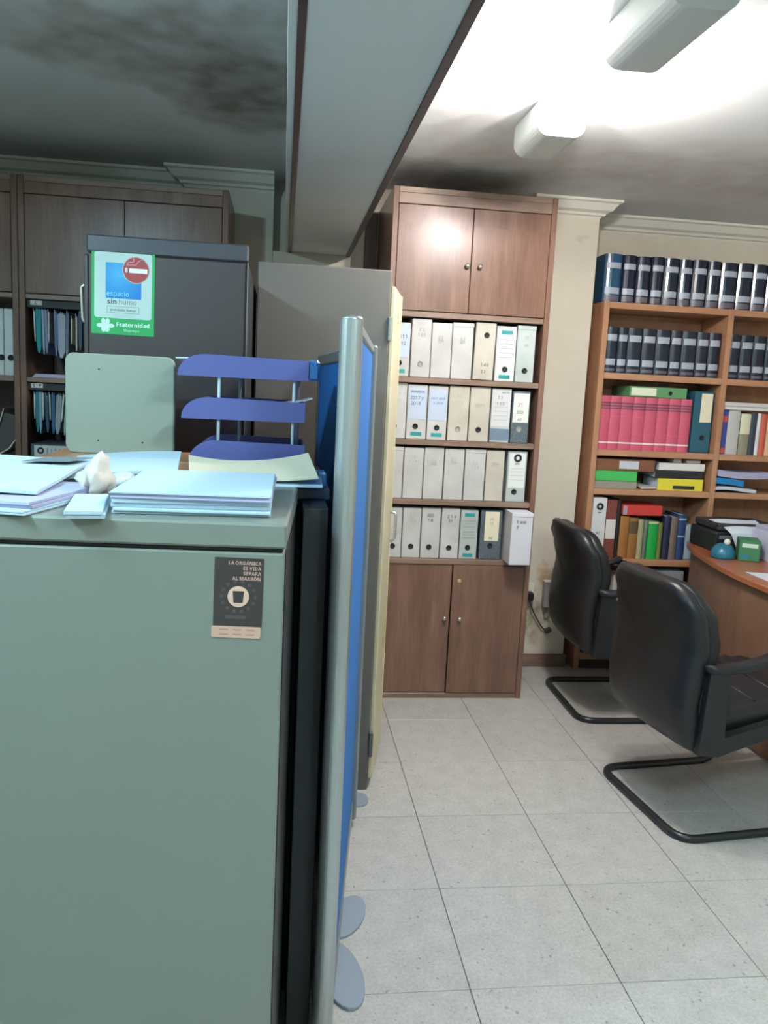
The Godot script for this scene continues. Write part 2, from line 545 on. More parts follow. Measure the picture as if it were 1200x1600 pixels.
func knob(parent: Node3D, at: Vector3) -> void:
	put("knob", lathe([Vector2(0.004, 0.0), Vector2(0.004, 0.008), Vector2(0.011, 0.014), Vector2(0.012, 0.019), Vector2(0.007, 0.024), Vector2(0.0, 0.025)], 14), M.chrome, parent, at, Vector3(PI / 2, 0, 0))

# fluorescent ceiling fitting along z: bare tubes between two end housings
func light_fitting(label: String, x: float, z0: float, z1: float, color: Color, energy: float, glow: float) -> void:
	var t := thing("ceiling_light", label, "lamp", Vector3(x, 2.58, 0))
	var sec := rrect(-0.09, -0.115, 0.09, 0.03, 0.045, 6)
	for k in sec.size(): sec[k].y = minf(sec[k].y, -0.001)
	put("end_housing", extrude(sec, z0, z0 - 0.40, 2, 0.0), M.fixture, t)
	put("end_housing", extrude(sec, z1 + 0.30, z1, 2, 0.0), M.fixture, t)
	put("channel", box(Vector3(0.05, 0.012, z0 - z1 - 0.70), 0.003), M.fixture, t, Vector3(0, -0.0075, (z0 - 0.40 + z1 + 0.30) / 2))
	var a := z0 - 0.40
	var len := (a - (z1 + 0.30)) / 2.0
	var gm := StandardMaterial3D.new()
	gm.albedo_color = Color(1, 1, 1)
	gm.emission_enabled = true
	gm.emission = color
	gm.emission_energy_multiplier = glow
	for s in [-0.045, 0.045]:
		for k in 2:
			var zc := a - len * (k + 0.5)
			put("tube", tube([Vector3(s, -0.085, zc + len * 0.498), Vector3(s, -0.085, zc + len * 0.2), Vector3(s, -0.085, zc - len * 0.2), Vector3(s, -0.085, zc - len * 0.498)], 0.014, 10), gm, t)
			var l := OmniLight3D.new()
			l.name = "tube_light"
			l.position = Vector3(s, -0.085, zc)
			l.light_color = color
			l.light_energy = energy
			l.omni_range = 14.0
			l.omni_attenuation = 2.0
			l.light_size = 0.012
			l.shadow_enabled = true
			t.add_child(l, true)

# cantilever chair facing +x; origin on the floor under the middle of the rear cross bar
func office_chair(label: String, at: Vector3, turn: float) -> Node3D:
	var t := thing("office_chair", label, "chair", at, turn, "black cantilever visitor chairs at the desk")
	var r := 0.0155
	var w := 0.285
	var path := [Vector3(0.18, 0.355, w - 0.03), Vector3(0.56, 0.43, w - 0.01), Vector3(0.55, r, w), Vector3(0.0, r, w), Vector3(0.0, r, -w), Vector3(0.55, r, -w), Vector3(0.56, 0.43, -w + 0.01), Vector3(0.18, 0.355, -w + 0.03)]
	put("tube_frame", tube(rounded(path, 0.085, 8), r, 10), M.black_tube, t)
	# back: rounded outline in (z,y), thick, leaning back and slightly hollow
	var bw := 0.27
	var spine := Curve2D.new()
	for p in [[0.28, -0.005], [0.34, -0.015], [0.42, -0.035], [0.50, -0.043], [0.60, -0.034], [0.71, -0.020], [0.80, -0.040], [0.88, -0.068], [0.96, -0.095]]:
		spine.add_point(Vector2(p[0], p[1]), Vector2(-0.035, 0), Vector2(0.035, 0))
	var baked := spine.tessellate(4, 2.0)
	var warp := func(v: Vector3) -> Vector3:
		var y := 0.635 + v.y
		var lean := -0.03
		for k in baked.size() - 1:
			if y >= baked[k].x and y <= baked[k + 1].x:
				lean = lerpf(baked[k].y, baked[k + 1].y, (y - baked[k].x) / maxf(1e-5, baked[k + 1].x - baked[k].x))
		return Vector3(lean + v.z + 0.35 * v.x * v.x, y, v.x)
	var ol := PackedVector2Array()
	for p in rrect(-bw, -0.30, bw, 0.275, 0.11, 8):
		if p.y < 0.0 and absf(p.x) > bw - 0.11: p = Vector2(signf(p.x) * (bw - (bw - absf(p.x)) * 0.25), p.y - 0.02 * (1.0 - (bw - absf(p.x)) / 0.11))
		ol.append(Vector2(p.x, p.y + (0.03 * (1.0 - pow(p.x / bw, 2.0)) if p.y > 0.1 else 0.0)))
	# more points along the long edges so that the curve shows
	var fine := PackedVector2Array()
	for i in ol.size():
		var p0 := ol[i]
		var p1 := ol[(i + 1) % ol.size()]
		var cnt := maxi(1, int(p0.distance_to(p1) / 0.03))
		for q in cnt: fine.append(p0.lerp(p1, float(q) / cnt))
	ol = fine
	put("back_shell", pillow(ol, [[0.2, -0.012], [0.7, -0.012], [0.90, -0.008], [0.97, 0.004], [1.0, 0.022], [1.0, 0.04], [0.985, 0.05]], warp), M.leather, t)
	put("back_cushion", pillow(ol, [[0.97, 0.045], [0.985, 0.06], [0.98, 0.08], [0.94, 0.098], [0.85, 0.112], [0.5, 0.125], [0.1, 0.125]], warp), M.leather, t)
	# seat rising to the front
	var sw := func(v: Vector3) -> Vector3:
		var x := 0.36 + v.x
		return Vector3(x, 0.425 + 0.16 * (x - 0.1) + v.z - 0.5 * pow(maxf(0.0, x - 0.5), 2.0) * 6.0, v.y)
	put("seat_cushion", pillow(rrect(-0.27, -0.235, 0.27, 0.235, 0.06, 6), [[0.3, 0.035], [0.8, 0.03], [0.95, 0.018], [1.0, -0.005], [1.0, -0.045], [0.96, -0.06], [0.3, -0.062]], sw), M.leather, t)
	var fold := PackedVector3Array()
	for k in 3:
		add_tube(fold, [sw.call(Vector3(-0.16 + 0.11 * k, -0.2, 0.029)), sw.call(Vector3(-0.16 + 0.11 * k, 0.0, 0.036)), sw.call(Vector3(-0.16 + 0.11 * k, 0.2, 0.029))], 0.004, 6)
	put("seat_seam", commit(fold, true), M.leather, t)
	for s in [-1.0, 1.0]:
		var z: float = s * 0.275
		var f := PackedVector3Array()
		var prof := PackedVector2Array([Vector2(0.03, 0.335), Vector2(0.11, 0.325), Vector2(0.55, 0.45), Vector2(0.55, 0.49), Vector2(0.13, 0.395), Vector2(0.118, 0.64), Vector2(0.045, 0.64)])
		add_extrude(f, prof, z - 0.018, z + 0.018, 2, 0.004)
		put("side_frame", commit(f), M.black_plastic, t)
		var pts := []
		for k in 9:
			var u := k / 8.0
			pts.append(Vector3(0.035 + 0.33 * u, 0.648 - 0.012 * sin(u * PI) + 0.05 * u * u, z))
		var ap := PackedVector2Array()
		for q in pts: ap.append(Vector2(q.x, q.y + 0.012))
		for q in range(pts.size() - 1, -1, -1): ap.append(Vector2(pts[q].x, pts[q].y - 0.012))
		var arm := PackedVector3Array()
		add_extrude(arm, ap, z - 0.025, z + 0.025, 2)
		put("armrest", commit(arm, true), M.black_plastic, t)
		put("arm_post", tube(rounded([Vector3(0.345, 0.68, z), Vector3(0.41, 0.675, z), Vector3(0.43, 0.45, z)], 0.05, 5), 0.016, 8), M.black_plastic, t)
	return t

func hanging_file(label: String, group: String, x: float, ytop: float, ybot: float, w: float, c: Color, lean: float) -> void:
	var key := "h%d%d%d" % [c.r8, c.g8, c.b8]
	if not M.has(key): M[key] = mat(c, 0.75)
	var t := thing("suspension_file", label, "file folder", Vector3(x, ytop, -3.95), 0.0, group)
	t.rotation.z = lean
	var h := ytop - ybot
	put("tab_strip" if w < 0.009 else "pocket", extrude(PackedVector2Array([Vector2(-w / 2, -0.005), Vector2(-w * 0.2, 0.0), Vector2(w * 0.3, -0.003), Vector2(w / 2, -0.01), Vector2(w * 0.42, -h * 0.85), Vector2(w * 0.1, -h), Vector2(-w * 0.2, -h), Vector2(-w * 0.46, -h * 0.8)]), -0.28, 0.0, 2), M[key], t)
	if w > 0.012:
		put("sheets", box(Vector3(w * 0.4, h * 0.8, 0.26), 0.001), M.paper, t, Vector3(0, -h * 0.42 + 0.008, -0.135))
	put("hook_rail", box(Vector3(0.003, 0.01, 0.30), 0.0005), M.alu_grey, t, Vector3(0, 0.002, -0.14))

const ORD := ["first", "second", "third", "fourth", "fifth", "sixth", "seventh", "eighth", "ninth", "tenth", "eleventh", "twelfth", "thirteenth", "fourteenth"]

# ---------------------------------------------------------------- the scene
func _ready() -> void:
	rng.seed = 7
	var cam := Camera3D.new()
	cam.name = "camera"
	add_child(cam)
	cam.transform = Transform3D(Basis(Vector3(0.99152301, 0.04885449, 0.12039669), Vector3(-0.02979988, 0.98742403, -0.15526028), Vector3(-0.12646775, 0.15033633, 0.9805095)).orthonormalized(), Vector3(0, 1.55, 0))
	cam.fov = rad_to_deg(2.0 * atan(800.0 / 1280.0))
	cam.near = 0.05
	cam.far = 60.0
	cam.current = true
	var we := WorldEnvironment.new()
	we.name = "world_environment"
	var env := Environment.new()
	env.background_mode = Environment.BG_COLOR
	env.background_color = Color(0.55, 0.62, 0.7)
	env.tonemap_mode = Environment.TONE_MAPPER_LINEAR
	env.tonemap_exposure = 1.2
	env.sdfgi_enabled = true
	env.ssao_enabled = true
	env.ssil_enabled = true
	we.environment = env
	add_child(we)
	make_materials()
	light_fitting("fluorescent fitting over the visitor chairs with bare glowing tubes between grey end housings", 0.955, -1.98, -3.30, Color(1.0, 0.97, 0.955), 0.43, 10.0)
	light_fitting("fluorescent fitting in the row behind the viewer, right of the beam", 0.955, 0.75, -0.57, Color(0.84, 0.97, 1.0), 0.42, 9.0)
	light_fitting("added unseen fluorescent fitting left of the beam, brightening the left ceiling", -1.25, -0.10, -1.42, Color(0.76, 0.93, 1.0), 0.52, 10.0)  # added lamp out of view, lifts the light on the left side and ceiling
	build_room()
	build_near_left()
	build_steel_cabinets()
	build_divider()
	build_brown_cabinet()
	build_left_shelves()
	build_bookcase()
	build_desk()
	office_chair("near black padded chair with armrests, closest to the viewer", Vector3(1.405, 0, -2.82), deg_to_rad(7.0))
	office_chair("far black padded chair against the cream pillar, behind the other chair", Vector3(1.465, 0, -3.87), deg_to_rad(-0.5))

func build_room() -> void:
	var floor_ := wall("floor", Vector3(-2.45, -0.12, -4.95), Vector3(3.45, -0.002, 2.35), M.grout)
	var dx := 0.4135
	var dz := 0.4367
	var mesh := box(Vector3(dx - 0.0022, 0.012, dz - 0.0022), 0.0009)
	for i in range(-7, 7):
		for j in range(-9, 7):
			var cx := 0.533 + (i + 0.5) * dx
			var cz := -1.883 + (j + 0.5) * dz * -1.0
			if cx < -2.3 or cx > 3.3: continue
			put("tile", mesh, M.tile[rng.randi() % 3], floor_, Vector3(cx - 0.5, 0.0585 + rng.randf_range(-0.0004, 0.0004), cz + 1.3))
	wall("ceiling", Vector3(-2.45, 2.58, -4.95), Vector3(3.45, 2.72, 2.35), M.ceiling)
	wall("wall_back", Vector3(-2.45, -0.1, -4.75), Vector3(1.30, 2.60, -4.5), M.wall)
	wall("wall_back_right", Vector3(1.30, -0.1, -4.95), Vector3(3.45, 2.60, -4.72), M.wall)
	wall("wall_left", Vector3(-2.45, -0.1, -4.74), Vector3(-2.3, 2.60, 2.35), M.wall)
	wall("wall_right", Vector3(3.3, -0.1, -4.74), Vector3(3.45, 2.60, 2.35), M.wall)
	wall("wall_front", Vector3(-2.45, -0.1, 2.2), Vector3(3.45, 2.60, 2.35), M.wall)
	tag(wall("pillar_right", Vector3(1.28, 0, -4.73), Vector3(1.652, 2.582, -4.4), M.pillar), "cream painted pillar between the brown cupboard and the bookcase", "pillar")
	tag(wall("pillar_left", Vector3(-0.52, 0, -4.52), Vector3(-0.075, 2.582, -4.39), M.wall), "cream pillar behind the left shelves", "pillar")
	tag(wall("pillar_under_beam", Vector3(-0.073, 0, -4.52), Vector3(0.325, 2.21, -4.37), M.wall), "cream pier carrying the end of the beam", "pillar")
	# beam with brown strips on its lower edges
	var b := wall("beam", Vector3(-0.012, 2.21, -4.52), Vector3(0.318, 2.585, 2.25), M.beam)
	tag(b, "white plastered ceiling beam with brown edge strips", "beam")
	put("edge_strip", box(Vector3(0.017, 0.006, 6.7), 0.001), M.brown_dark, b, Vector3(-0.139, -0.1895, 0.03))
	put("edge_strip", box(Vector3(0.022, 0.05, 6.7), 0.001), M.brown_dark, b, Vector3(0.157, -0.168, 0.03))
	# cornices: a stepped cove section run along the walls
	var sec := PackedVector2Array([Vector2(0, 0), Vector2(0.09, 0), Vector2(0.09, -0.012), Vector2(0.075, -0.018), Vector2(0.062, -0.034), Vector2(0.05, -0.05), Vector2(0.026, -0.06), Vector2(0.02, -0.072), Vector2(0.006, -0.075), Vector2(0, -0.085)])
	struct("trim_1", extrude(sec, 1.655, 3.3, 0), M.cornice, Vector3(0, 2.579, -4.72))
	struct("trim_2", extrude(sec, -2.3, -0.52, 0), M.cornice, Vector3(0, 2.579, -4.5))
	for c in [["trim_3", 1.27, 1.652, -4.4, 1.0], ["trim_4", -0.52, -0.075, -4.39, -1.0]]:
		var t := PackedVector3Array()
		# front run, its free end mitred like the moulding's own section
		for k in sec.size():
			var p: Vector2 = sec[k]
			var q: Vector2 = sec[(k + 1) % sec.size()]
			var fixed: float = c[1] if c[4] > 0.0 else c[2]
			var e1: float = c[2] + p.x if c[4] > 0.0 else c[1] - p.x
			var e2: float = c[2] + q.x if c[4] > 0.0 else c[1] - q.x
			quad(t, Vector3(fixed, p.y, p.x), Vector3(e1, p.y, p.x), Vector3(e2, q.y, q.x), Vector3(fixed, q.y, q.x), Vector3(0, p.x - q.x - 0.01, 0.02 + q.y * 0.0 + (p.y - q.y)))
			# return along the pillar's side
			quad(t, Vector3(e1, p.y, p.x), Vector3(e1, p.y, -0.3 if c[4] > 0.0 else -0.1), Vector3(e2, q.y, -0.3 if c[4] > 0.0 else -0.1), Vector3(e2, q.y, q.x), Vector3(c[4], p.x - q.x - 0.01, 0))
		var ix := Geometry2D.triangulate_polygon(sec)
		for k in range(0, ix.size(), 3):
			var f2: float = c[1] if c[4] > 0.0 else c[2]
			tri(t, Vector3(f2, sec[ix[k]].y, sec[ix[k]].x), Vector3(f2, sec[ix[k + 1]].y, sec[ix[k + 1]].x), Vector3(f2, sec[ix[k + 2]].y, sec[ix[k + 2]].x), Vector3(-c[4], 0, 0))
		struct(c[0], commit(t), M.cornice, Vector3(0, 2.579, c[3]))
	# skirting of the pillar
	wall("baseboard_right", Vector3(1.262, 0.005, -4.41), Vector3(1.664, 0.078, -4.385), M.brown_lying)
	wall("baseboard_pillar_side", Vector3(1.652, 0.005, -4.72), Vector3(1.664, 0.078, -4.41), M.brown_lying)
	# dark board closing the gap beside the cupboard
	tag(slab("filler_board", Vector3(0.405, 0.006, -4.498), Vector3(0.468, 2.45, -4.46), M.brown_dark), "dark brown filler board on the wall left of the tall cupboard", "board")
	# sockets, plug and cable low on the pillar
	var s := thing("socket_box", "pale grey surface socket box low on the cream pillar", "socket", Vector3(1.528, 0.36, -4.4))
	put("housing", box(Vector3(0.062, 0.145, 0.05), 0.004), flat(168, 166, 162), s, Vector3(0, 0.075, 0.025))
	put("top_lid", box(Vector3(0.06, 0.006, 0.052), 0.002), flat(240, 240, 236), s, Vector3(0, 0.1505, 0.025))
	put("conduit", box(Vector3(0.03, 0.07, 0.016), 0.003), flat(150, 146, 130), s, Vector3(0.004, -0.036, 0.009))
	var p := thing("power_plug", "black plug in a cream wall plate beside the brown cupboard", "plug", Vector3(1.405, 0.43, -4.4))
	put("wall_plate", box(Vector3(0.085, 0.09, 0.01), 0.003), flat(232, 224, 205), p, Vector3(0, 0.02, 0.005))
	put("plug_body", box(Vector3(0.05, 0.05, 0.045), 0.008), M.black_plastic, p, Vector3(0.006, -0.005, 0.033))
	put("cable", tube(rounded([Vector3(0.01, -0.03, 0.04), Vector3(0.04, -0.1, 0.03), Vector3(0.10, -0.19, 0.02), Vector3(0.135, -0.215, 0.012)], 0.04, 5), 0.004, 6), M.black_plastic, p)
	put("cable_end", box(Vector3(0.04, 0.03, 0.026), 0.006), flat(70, 74, 72), p, Vector3(0.14, -0.21, 0.0145), Vector3(0, 0, 0.5))

func build_near_left() -> void:
	var t := thing("metal_cabinet", "sage green metal cabinet in the foreground with papers on top and a dark sticker", "cabinet", Vector3(0.013, 0, -1.345), deg_to_rad(-3.0))
	slab("body", Vector3(-1.0, 0.03, -0.5), Vector3(-0.002, 1.268, 0.0), M.sage, t, 0.003)
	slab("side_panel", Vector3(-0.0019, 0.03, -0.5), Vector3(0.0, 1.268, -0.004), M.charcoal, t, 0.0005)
	slab("plinth", Vector3(-0.98, 0.0, -0.49), Vector3(-0.02, 0.03, -0.02), M.charcoal, t)
	slab("top_lid", Vector3(-1.0, 1.276, -0.505), Vector3(0.0, 1.318, 0.003), M.sage, t, 0.004)
	slab("shadow_gap", Vector3(-0.99, 1.268, -0.49), Vector3(-0.006, 1.276, -0.006), M.charcoal, t)
	# the sticker with its lettering
	var w := 0.081
	var s := put("sticker", box(Vector3(w, 0.118, 0.0008), 0.0002), flat(58, 50, 48), t, Vector3(-0.077, 1.200, 0.0006), Vector3(0, 0, -0.012))
	s.set_meta("label", "dark brown waste-sorting sticker with a bin emblem")
	put("lower_strip", extrude(rrect(-w / 2 - 0.0015, -0.0785, w / 2 - 0.0005, -0.0585, 0.003, 3), 0, 0.0012), flat(206, 164, 144), s, Vector3(-0.001, 0, -0.0004))
	var pale := flat(196, 158, 146)
	var ty := 0.0505
	for l in ["LA ORGÁNICA", "ES VIDA", "SEPARA", "AL MARRÓN"]:
		write(l, 0.0082, pale, s, Vector3(w / 2 - 0.004, ty, 0.0008), V0, true, HORIZONTAL_ALIGNMENT_RIGHT)
		ty -= 0.0088
	put("emblem_disc", extrude(disc2(0, -0.007, 0.0178, 28), 0, 0.0009), flat(222, 182, 160), s)
	put("bin_emblem", extrude(PackedVector2Array([Vector2(-0.0095, 0.0025), Vector2(0.0095, 0.0025), Vector2(0.0075, -0.0175), Vector2(-0.0075, -0.0175)]), 0, 0.0013), flat(56, 46, 44), s)
	var icons := PackedVector3Array()
	for k in 14:
		var a := TAU * k / 14.0
		add_extrude(icons, disc2(0.028 * cos(a), -0.007 + 0.026 * sin(a), 0.0032, 7), 0, 0.0007)
	tag(put("food_icons", commit(icons), flat(82, 70, 68), s), "", "", "", "stuff")
	for k in 2:
		for j in 3:
			put("small_print", box(Vector3(0.014, 0.0022, 0.0004), 0.0001), flat(176, 132, 116), s, Vector3(-0.022 + 0.022 * j, -0.064 - 0.0085 * k, 0.0009))
	put("small_print", box(Vector3(0.034, 0.006, 0.0004), 0.0001), flat(78, 72, 70), s, Vector3(-0.004, -0.0425, 0.0006))

	# cabinet behind it, green top; shade of the gap put into its body colour
	var d := thing("low_cabinet", "sage-topped cabinet behind the foreground cabinet, body coloured dark for shade, carrying the blue trays", "cabinet", Vector3(0.116, 0, -1.912))
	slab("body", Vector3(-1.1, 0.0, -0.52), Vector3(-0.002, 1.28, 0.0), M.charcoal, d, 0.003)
	slab("top_lid", Vector3(-1.1, 1.2805, -0.52), Vector3(0.0, 1.308, 0.004), M.sage, d, 0.004)
	tag(slab("gap_shade_box", Vector3(0.05, 0.0, -1.9), Vector3(0.105, 1.285, -1.745), M.charcoal, null, 0.002), "added black box standing for the shade in the gap between the sage cabinet and the divider", "cabinet")  # added box, its black stands in for the deep shade of the gap
	# things on that cabinet
	tag(slab("wooden_board", Vector3(-0.60, 1.3085, -2.40), Vector3(-0.22, 1.338, -2.12), M.orange_lying, null, 0.003), "light wooden board lying under the pale upright panel behind the papers", "board")
	var g := thing("upright_panel", "pale green rounded metal panel standing on the wooden board, three screw holes", "panel", Vector3(-0.424, 1.3382, -2.25), deg_to_rad(-1.0))
	put("panel", extrude(rrect(-0.142, 0.0, 0.138, 0.262, 0.022, 6), -0.02, 0.0, 2, 0.003), M.sage_pale, g)
	for q in [[-0.056, 0.222], [-0.058, 0.036], [0.056, 0.034]]:
		put("screw_hole", extrude(disc2(q[0], q[1], 0.0026, 10), -0.001, 0.0006), M.hole, g)
	letter_trays()
	papers()

func letter_trays() -> void:
	var t := thing("letter_trays", "three-tier blue plastic letter tray stack on slim grey rods", "letter tray", Vector3(0, 1.309, -2.08))
	var k := 0
	for y in [0.246, 0.142, 0.036]:
		var x0: float = [-0.258, -0.248, -0.228][k]
		var x1: float = [0.062, 0.056, 0.058][k]
		var side := PackedVector2Array([Vector2(x0, 0.0), Vector2(x1, 0.0), Vector2(x1, 0.05)])
		for i in 8:
			var u := i / 7.0
			side.append(Vector2(x0 + 0.066 * (1.0 - sin(u * PI / 2)), 0.003 + 0.051 * cos(u * PI / 2)))
		var m := PackedVector3Array()
		for z in [0.0, -0.245]:
			var st := PackedVector3Array()
			add_extrude(st, side, z - 0.004, z, 2)
			m.append_array(st)
		add_box(m, Vector3((x0 + x1) / 2, 0.002, -0.124), Vector3(x1 - x0, 0.004, 0.24), 0.001)
		add_box(m, Vector3(x1 - 0.002, 0.026, -0.124), Vector3(0.004, 0.05, 0.24), 0.001)
		var tr := put("tray", commit(m), M.blue_plastic, t, Vector3(0, y, 0))
		if k == 0: put("end_clip", box(Vector3(0.028, 0.052, 0.02), 0.006), M.teal_plastic, tr, Vector3(x1 + 0.0135, 0.027, -0.01))
		k += 1
	for p in [[-0.158, -0.012], [0.027, -0.012], [-0.118, -0.235], [0.042, -0.235]]:
		put("rod", tube([Vector3(p[0], 0.0, p[1]), Vector3(p[0], 0.14, p[1]), Vector3(p[0], 0.28, p[1])], 0.0042, 8), flat(176, 190, 196, 0.35), t)
	tag(put("loose_sheet", sheet(func(u, v): return Vector3(-0.268 + 0.21 * u, 1.5995 + 0.006 * u - 0.012 * v * v, -2.12 - 0.18 * v), 0.003, 8, 4), M.paper), "white sheet poking out left of the top blue tray", "paper")
	tag(put("loose_sheet", sheet(func(u, v): return Vector3(-0.10 + 0.175 * u, 1.488 + 0.012 * pow(u, 4.0) + 0.014 * u, -2.11 - 0.18 * v), 0.003, 8, 4), M.paper), "white paper sticking up at the right end of the middle blue tray", "paper")

func papers() -> void:
	var sheaf := func(parent: Node3D, x0: float, x1: float, z0: float, z1: float, y: float, h: float, m: Material, turn: float, sd: int) -> void:
		var n := maxi(2, int(h / 0.006))
		for k in n:
			var r := RandomNumberGenerator.new()
			r.seed = sd * 31 + k
			put("sheaf", box(Vector3(x1 - x0 - r.randf() * 0.006, h / n, absf(z1 - z0) - r.randf() * 0.006), 0.001), m, parent, Vector3((x0 + x1) / 2 + r.randf_range(-0.003, 0.003), y + h / n * (k + 0.5), (z0 + z1) / 2 + r.randf_range(-0.003, 0.003)), Vector3(0, turn + r.randf_range(-0.012, 0.012), 0))
	var T := 1.3185
	var a := thing("paper_stack", "thick stack of white papers at the right front of the sage cabinet top", "paper stack", Vector3(-0.145, T, -1.585))
	sheaf.call(a, -0.135, 0.132, 0.185, -0.18, 0.0, 0.010, M.paper_cool, 0.0, 1)
	sheaf.call(a, -0.138, 0.130, 0.175, -0.18, 0.010, 0.016, M.paper_cool, 0.01, 2)
	sheaf.call(a, -0.137, 0.133, 0.185, -0.185, 0.026, 0.008, M.paper_lilac, -0.012, 3)
	sheaf.call(a, -0.137, 0.133, 0.184, -0.185, 0.0342, 0.003, M.paper_cool, -0.012, 4)
	var b := thing("paper_stack", "low stack of white papers at the left edge of the sage cabinet top", "paper stack", Vector3(-0.56, T, -1.55), deg_to_rad(-14.0))
	sheaf.call(b, -0.19, 0.20, 0.155, -0.13, 0.0, 0.008, M.paper_cool, 0.0, 5)
	sheaf.call(b, -0.19, 0.195, 0.14, -0.13, 0.008, 0.012, M.paper_lilac, 0.02, 6)
	tag(put("loose_sheets", sheet(func(u, v): return Vector3(-0.80 + 0.39 * u + (0.12 - 0.13 * u) * v, T + 0.0275 + 0.018 * v + 0.006 * sin(u * 3.0 + 2.0 * v) * u, -1.46 + 0.02 * u - 0.42 * v), 0.006, 14, 10), M.paper_cool), "fanned white sheets on top of the left paper stack", "paper")
	tag(put("photo_print", sheet(func(u, v): return Vector3(-0.53 + 0.09 * u + 0.03 * v, T + 0.0455 + 0.002 * v, -1.76 - 0.085 * v - 0.02 * u), 0.0008, 3, 3), flat(112, 124, 130)), "grey photo printed sheet on the fanned papers", "photo")
	var c := thing("note_pad", "small white note pad between the two paper stacks", "note pad", Vector3(-0.325, T, -1.435), deg_to_rad(8.0))
	sheaf.call(c, -0.03, 0.032, 0.10, -0.10, 0.0, 0.014, M.paper_cool, 0.0, 7)
	# crumpled tissue and clear wrapper
	var nz := noise(601, 3.0, 2)
	var blob := func(seed_off: float, s: Vector3) -> ArrayMesh:
		var t := PackedVector3Array()
		var N := 14
		var P := func(i: int, j: int) -> Vector3:
			var th := PI * i / N
			var ph := TAU * (j % (N * 2)) / (N * 2)
			var d := Vector3(sin(th) * cos(ph), cos(th), sin(th) * sin(ph))
			var r := 0.8 + 0.5 * nz.get_noise_3d(d.x * 0.35 + seed_off, d.y * 0.35, d.z * 0.35)
			return Vector3(d.x * s.x * r, maxf(d.y * s.y * r, -s.y * 0.55), d.z * s.z * r)
		for i in N:
			for j in N * 2:
				quad(t, P.call(i, j), P.call(i, j + 1), P.call(i + 1, j + 1), P.call(i + 1, j), P.call(i, j) + P.call(i + 1, j + 1))
		return commit(t, true)
	tag(put("crumpled_tissue", blob.call(0.0, Vector3(0.036, 0.05, 0.055)), flat(216, 202, 190), null, Vector3(-0.345, T + 0.033, -1.60)), "crumpled off-white tissue between the paper stacks", "tissue")
	tag(put("crumpled_wrapper", blob.call(3.0, Vector3(0.045, 0.022, 0.05)), flat(206, 226, 232, 0.25), null, Vector3(-0.325, T + 0.0125, -1.72)), "crumpled pale plastic wrapper behind the note pad", "wrapper")
	# sheets behind, on the rear cabinet and the gap
	tag(put("loose_sheets", sheet(func(u, v): return Vector3(-0.46 + 0.235 * u - 0.02 * v, 1.332 + 0.006 * sin(u * 2.6) + 0.022 * v + 0.012 * u, -1.78 - 0.05 * u - 0.24 * v), 0.007, 12, 8), M.paper_cool), "loose white printed sheets lying behind the two paper stacks", "paper")
	var f := thing("manila_folder", "beige curved paper folder below the blue trays", "folder", Vector3(-0.085, 1.3185, -1.90))
	put("cover", sheet(func(u, v): return Vector3(-0.115 + 0.285 * u - 0.02 * v, 0.012 + 0.05 * v * (0.55 + 0.9 * pow(u - 0.42, 2.0)) + 0.022 * pow(u - 0.3, 2.0), 0.06 - 0.16 * v), 0.003, 14, 8), M.manila, f)
	put("inner_sheets", sheet(func(u, v): return Vector3(-0.10 + 0.28 * u, 0.004 + 0.02 * v, 0.062 - 0.15 * v), 0.004, 8, 6), M.paper_cool, f)
	tag(slab("clear_block", Vector3(0.086, 1.3085, -2.0), Vector3(0.108, 1.343, -1.93), flat(120, 160, 186, 0.2), null, 0.004), "small pale blue plastic block at the right end of the beige folder", "box")

